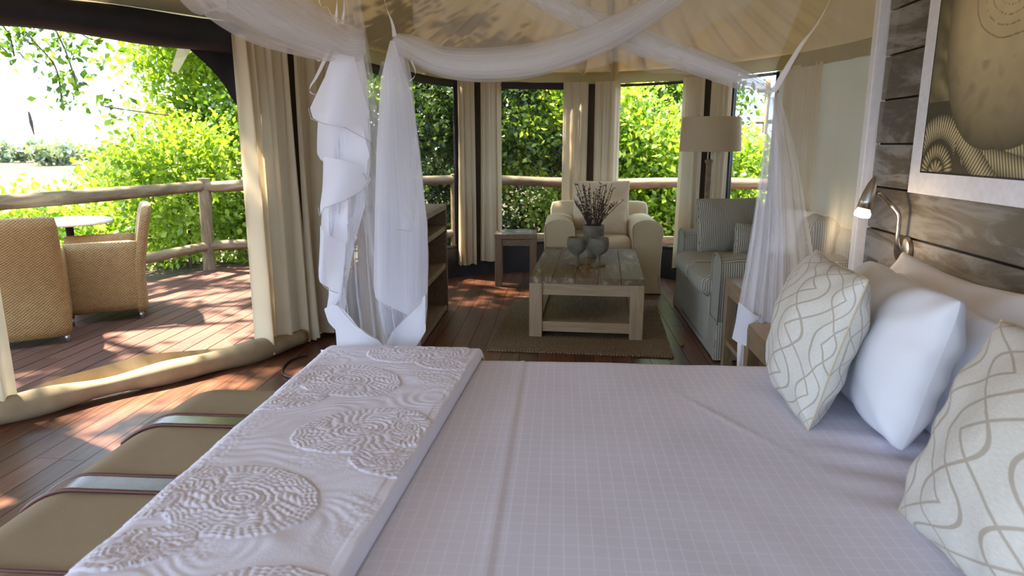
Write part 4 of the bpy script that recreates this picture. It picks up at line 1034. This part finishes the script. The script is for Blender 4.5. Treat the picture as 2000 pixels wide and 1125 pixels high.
# right bundle fanning down over the bedside table
RB = [(182, 1500, 1522), (240, 1494, 1540), (320, 1486, 1560), (420, 1473, 1576), (520, 1456, 1592), (600, 1441, 1600), (630, 1440, 1600)]
panel(RB, YN+.0, .018, 6, 'net_panel', 'net', 7); panel([(y, a+4, b-22) for y, a, b in RB], YN+.03, .014, 5, 'net_panel', 'net', 8)
panel([(190, 1500, 1512), (320, 1488, 1524), (470, 1466, 1530), (630, 1440, 1528)], YN-.02, .012, 4, 'net_panel', 'net_dense', 9)
flounce([(1441, 588), (1436, 630), (1430, 662), (1440, 668), (1454, 672), (1456, 640), (1460, 626), (1500, 622), (1470, 612)], YN-.03, seed=20, dep=.02)
flounce([(1440, 664), (1438, 720), (1451, 720), (1455, 668)], YN-.01, seed=21, dep=.012)
ribbon_tube([K3, K3+Vector((.03, .06, -.03)), K3+Vector((.08, .16, -.10)), K3+Vector((.10, .22, -.14))], lambda t: .016, 'net_fold', 'net', 2, seed=6)
# single sheer layers: side panel towards the plank wall, and between the frame and the swags
def sheet(f, nu, nv, name, mat):
    P = np.zeros((nu, nv, 3))
    for i in range(nu):
        for j in range(nv): P[i, j] = f(i/(nu-1), j/(nv-1))
    mb = MB().grid(P); mb.uv = uvgrid(nu, nv); return mb.build(name, mat, net, True)
def side(u, v):
    x = .72+.51*u; zt = FZ if u > .0 else FZ; zb = .60
    top = Vector((K3.x+.03+(1.22-K3.x)*u, 2.42+.30*u, 1.50+(FZ-1.50)*u)); bot = Vector((.78+.42*u, 2.43+.34*u, .60))
    p = top+(bot-top)*v; return (p.x, p.y+.015*math.sin(u*19+v*2)*(.3+v), p.z)
sheet(side, 60, 24, 'net_panel', 'net_thin')
def upper(u, v):
    x = -.52+1.4*u; lowz = 1.57+.0*u+.95*max(0, u-.35)**2; p0 = Vector((x, 2.40, FZ)); q = Vector((x*.96, 2.37, min(FZ-.02, lowz)))
    p = p0+(q-p0)*v; return (p.x+.01*math.sin(u*33), p.y+.02*math.sin(u*45+v), p.z)
sheet(upper, 90, 12, 'net_panel', 'net_thin')
def upper2(u, v):
    x = -.35+1.05*u; lowz = 1.60+.55*max(0, .65-u)**1.5; p0 = Vector((x+.25*u, 2.43, FZ)); q = Vector((x, 2.40, min(FZ-.02, lowz-.06*u)))
    p = p0+(q-p0)*v; return (p.x+.01*math.sin(u*29+1), p.y+.02*math.sin(u*39+v+2), p.z)
sheet(upper2, 90, 12, 'net_panel', 'net_thin')
for (x_, y_) in ((-.82, 2.40), (1.22, 2.40), (-.82, .25), (1.22, .25)):
    MB().tube([(x_, y_, FZ), (x_*.9, y_, 2.62)], .004, 6).build('cord', 'white_paint', net)

# ------------------------------------------------------------------ outdoors: ground, bushes, trees
g = struct(MB().grid([[(-260+26*i, -40+24*j, -1.35) for j in range(21)] for i in range(21)]).build('ground', 'ground'))
def leaves(centres, size, rng, flat=.5):
    n = len(centres); c = np.asarray(centres, np.float32)
    d = rng.normal(size=(n, 3)); d[:, 2] -= .25; d /= np.linalg.norm(d, axis=1)[:, None]
    q = rng.normal(size=(n, 3)); q[:, 2] *= .4; q -= d*(q*d).sum(1)[:, None]; q /= np.linalg.norm(q, axis=1)[:, None]; nn = np.cross(d, q)
    L_ = (size*rng.uniform(.65, 1.35, n))[:, None]; w = L_*rng.uniform(.26, .36, (n, 1))
    V = np.empty((n, 4, 3), np.float32); V[:, 0] = c-d*L_*.5; V[:, 1] = c+q*w+nn*w*.35; V[:, 2] = c+d*L_*.5; V[:, 3] = c-q*w+nn*w*.35
    return V
def leafmesh(name, V, mat):
    n = len(V); me = bpy.data.meshes.new(name); me.vertices.add(n*4); me.vertices.foreach_set('co', V.ravel())
    me.loops.add(n*6); me.polygons.add(n*2); b = (np.arange(n)*4)[:, None]
    me.loops.foreach_set('vertex_index', (b+np.array([0, 1, 2, 0, 2, 3])).ravel().astype(np.int32))
    me.polygons.foreach_set('loop_start', np.arange(n*2, dtype=np.int32)*3); me.polygons.foreach_set('loop_total', np.full(n*2, 3, np.int32))
    me.materials.append(MT[mat]); me.update(); me.validate(); return me
def crown(c, r, n, clumps, rng, spread=.22):
    u = rng.normal(size=(clumps, 3)); u /= np.linalg.norm(u, axis=1)[:, None]; k = rng.uniform(.25, 1., (clumps, 1))**.45
    C_ = np.asarray(c)+u*k*np.asarray(r); idx = rng.integers(0, clumps, n)
    return C_[idx]+rng.normal(size=(n, 3))*spread*np.array([1, 1, .75])
def bush(name, label, cat, base, c, r, n, clumps, mat, size, group, spread=.22, stems=4, seed=0, clip=None):
    rng = np.random.default_rng(seed); o = thing(name, label, cat, base, 0, group); b = np.array(base)
    pts = crown(np.array(c)-b, r, n, clumps, rng, spread)
    if clip is not None:
        wp_ = pts+b; pts = pts[clip(wp_)]
    f = link('foliage', leafmesh('foliage', leaves(pts, size, rng), mat), o); f['kind'] = 'stuff'
    for k in range(stems):
        t = pts[rng.integers(0, len(pts))]; s = Vector((rng.normal()*.08, rng.normal()*.08, 0)); m = s.lerp(Vector(t), .5)+Vector((0, 0, .15))
        MB().tube(catmull([s, m, t], 6), [.03*(1-i/13)+.006 for i in range(13)], 6).build('stem', 'bark', o, True)
    return o
def outside(p):     # keep foliage off the deck and out of the room
    yr = np.interp(p[:, 0], rx, ry); return ~((p[:, 1] < yr+.12) & (p[:, 0] > np.interp(p[:, 1], ry[:3], rx[:3])-.12)) | (p[:, 2] > 2.9)
GB = 'leafy bushes beyond the deck railing'
spec = [  # x, y, z centre, rx, ry, rz, count, material
    ((-4.75, 8.1, .55), (.9, .8, 1.1), 9000, 'leaf_bright', 'bright green bush outside the railing behind the side-on wicker chair'),
    ((-6.6, 8.2, .0), (1.1, .9, .62), 8000, 'leaf_bright', 'low bright bush below the railing at the open plain side'),
    ((-5.75, 9.6, .60), (1.0, .9, .85), 9000, 'leaf_bright', 'sunlit bush standing in front of the pale plain'),
    ((-3.7, 9.2, 1.1), (1.2, .9, 1.6), 14000, 'leaf_mid', 'tall green bush behind the railing post by the deck opening'),
    ((-2.1, 9.9, 1.0), (1.3, .9, 1.8), 14000, 'leaf_mid', 'dense bush outside the window behind the hanging net'),
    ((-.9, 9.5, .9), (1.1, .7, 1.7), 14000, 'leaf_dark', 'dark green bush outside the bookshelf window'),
    ((.2, 9.4, .9), (1.2, .7, 1.7), 14000, 'leaf_bright', 'leafy bush outside the window behind the stool'),  # sun highlights put into the colour with the brighter leaves
    ((1.3, 9.3, .75), (1.0, .6, 1.35), 12000, 'leaf_bright', 'sunny yellow-green bush outside the window left of the floor lamp'),
    ((2.6, 9.2, .3), (1.2, .8, 1.15), 10000, 'leaf_bright', 'sunny bush outside the window right of the floor lamp'),
]
for k, (c, r, n, mt_, lab) in enumerate(spec):
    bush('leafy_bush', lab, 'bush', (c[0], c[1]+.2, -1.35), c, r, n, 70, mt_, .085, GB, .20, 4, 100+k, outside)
def tree(name, label, base, c, r, n, clumps, mat, size, seed, trunk_r=.12, spread=.25, clip=None, branches=7):
    o = bush(name, label, 'tree', base, c, r, n, clumps, mat, size, 'trees around the tent', spread, 0, seed, clip); rng = np.random.default_rng(seed+5)
    top = Vector(c)-Vector(base); m = top*.55+Vector((rng.normal()*.15, rng.normal()*.15, 0))
    MB().tube(catmull([(0, 0, 0), m*.5, m, top], 6), [trunk_r*(1-.8*i/18) for i in range(19)], 10).build('trunk', 'bark', o, True)
    for k in range(branches):
        u = rng.normal(size=3); u /= np.linalg.norm(u); e = top+Vector(u*np.array(r)*.85); s = m.lerp(top, rng.uniform(0, .8))
        MB().tube(catmull([s, s.lerp(e, .5)+Vector((0, 0, .12)), e], 5), [.045*(1-i/12)+.006 for i in range(11)], 6).build('branch', 'bark', o, True)
    return o
tree('leafy_tree', 'tall bright green tree rising beyond the railing post', (-5.2, 10.8, -1.35), (-4.9, 10.4, 3.0), (1.5, 1.0, 1.75), 22000, 90, 'leaf_bright', .10, 301, .14, .26)
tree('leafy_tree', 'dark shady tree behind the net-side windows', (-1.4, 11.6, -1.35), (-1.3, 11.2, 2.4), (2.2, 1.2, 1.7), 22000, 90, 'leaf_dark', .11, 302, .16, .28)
tree('leafy_tree', 'green tree behind the armchair windows', (.9, 12.2, -1.35), (.9, 11.8, 2.0), (2., 1.2, 1.8), 18000, 80, 'leaf_mid', .11, 303, .14, .28)
# tree over the deck: its crown shades the boards, hanging twigs reach into the opening
def deckclip(p): return (p[:, 2] > 2.75) & ~((p[:, 0] > -2.6) & (p[:, 2] < 3.3))
tree('shade_tree', 'overhanging tree whose dark twigs dangle over the deck opening', (-6.6, 6.0, -1.35), (-4.9, 5.1, 3.75), (2.7, 3.1, .55), 12500, 105, 'leaf_mid', .13, 304, .16, .15, deckclip, 12)
tree('shade_tree', 'added spreading tree whose crown over the tent roof blocks sun', (-3.3, 9.0, -1.35), (-3.0, 6.9, 3.75), (1.7, 2.0, .6), 5500, 42, 'leaf_mid', .13, 305, .15, .16, deckclip, 8)  # added tree, crown placed to keep window sun off the floor
# hanging twigs with leaves in front of the bright sky
rng = np.random.default_rng(55)
tg = thing('hanging_branch', 'dark leafy branch dangling in front of the white sky above the deck', 'branch', (-5.6, 7.6, 2.6)); pts_all = []
for k, (pts, dens) in enumerate(((((0, 40), (20, 75), (28, 110)), 60), (((40, 50), (70, 85), (105, 125), (118, 170), (120, 200)), 120), (((100, 40), (128, 100), (145, 150), (155, 185)), 110), (((-40, 60), (0, 90), (12, 100)), 50), (((150, 60), (175, 75), (200, 80)), 70), (((330, 225), (250, 215), (205, 208)), 40))):
    C_ = catmull([atY(x, y, 7.6) for x, y in pts], 8); MB().tube([c-Vector(tg.location) for c in C_], .010, 6).build('twig', 'bark', tg, True)
    for q in range(dens): pts_all.append(np.array(C_[rng.integers(0, len(C_))])+rng.normal(size=3)*.10-np.array(tg.location))
f = link('foliage', leafmesh('foliage', leaves(np.array(pts_all), .10, rng), 'leaf_mid'), tg); f['kind'] = 'stuff'
hp = thing('hanging_pod', 'long thin brown seed pod dangling on a fine stalk over the deck', 'seed pod', atY(56, 218, 7.6))
MB().tube([(0, 0, 0), (.01, 0, -.12), (.025, 0, -.26)], [.012, .02, .006], 8).build('pod', 'bark', hp, True)
MB().tube([(0, 0, 0), (-.02, 0, .35), (.05, 0, .8)], .003, 6).build('stalk', 'bark', hp, True)
# far plain
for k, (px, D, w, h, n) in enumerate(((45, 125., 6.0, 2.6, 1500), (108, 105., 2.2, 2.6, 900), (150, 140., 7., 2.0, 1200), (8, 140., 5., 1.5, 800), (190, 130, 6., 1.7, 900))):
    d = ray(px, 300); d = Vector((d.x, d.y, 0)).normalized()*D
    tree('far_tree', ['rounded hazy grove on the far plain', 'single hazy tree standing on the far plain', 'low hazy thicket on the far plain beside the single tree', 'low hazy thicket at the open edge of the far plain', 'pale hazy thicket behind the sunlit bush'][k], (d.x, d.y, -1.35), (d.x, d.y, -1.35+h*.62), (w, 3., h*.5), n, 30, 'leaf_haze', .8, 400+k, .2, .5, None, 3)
# timber frame of the neighbouring deck, seen through the last window
tf = thing('timber_frame', 'sunlit timber frame with crossbars beyond the last window', 'timber frame', (5.2, 14.0, -1.35))
for i in range(4): MB().tube([(-1.2+.75*i, 0, 0), (-1.2+.75*i, 0, 3.9)], .05, 8).build('post', 'log', tf, True)
for z in (2.2, 2.75, 3.1, 3.7): MB().tube([(-1.4, 0, z), (1.3, 0, z+.05)], .04, 8).build('crossbar', 'log', tf, True)
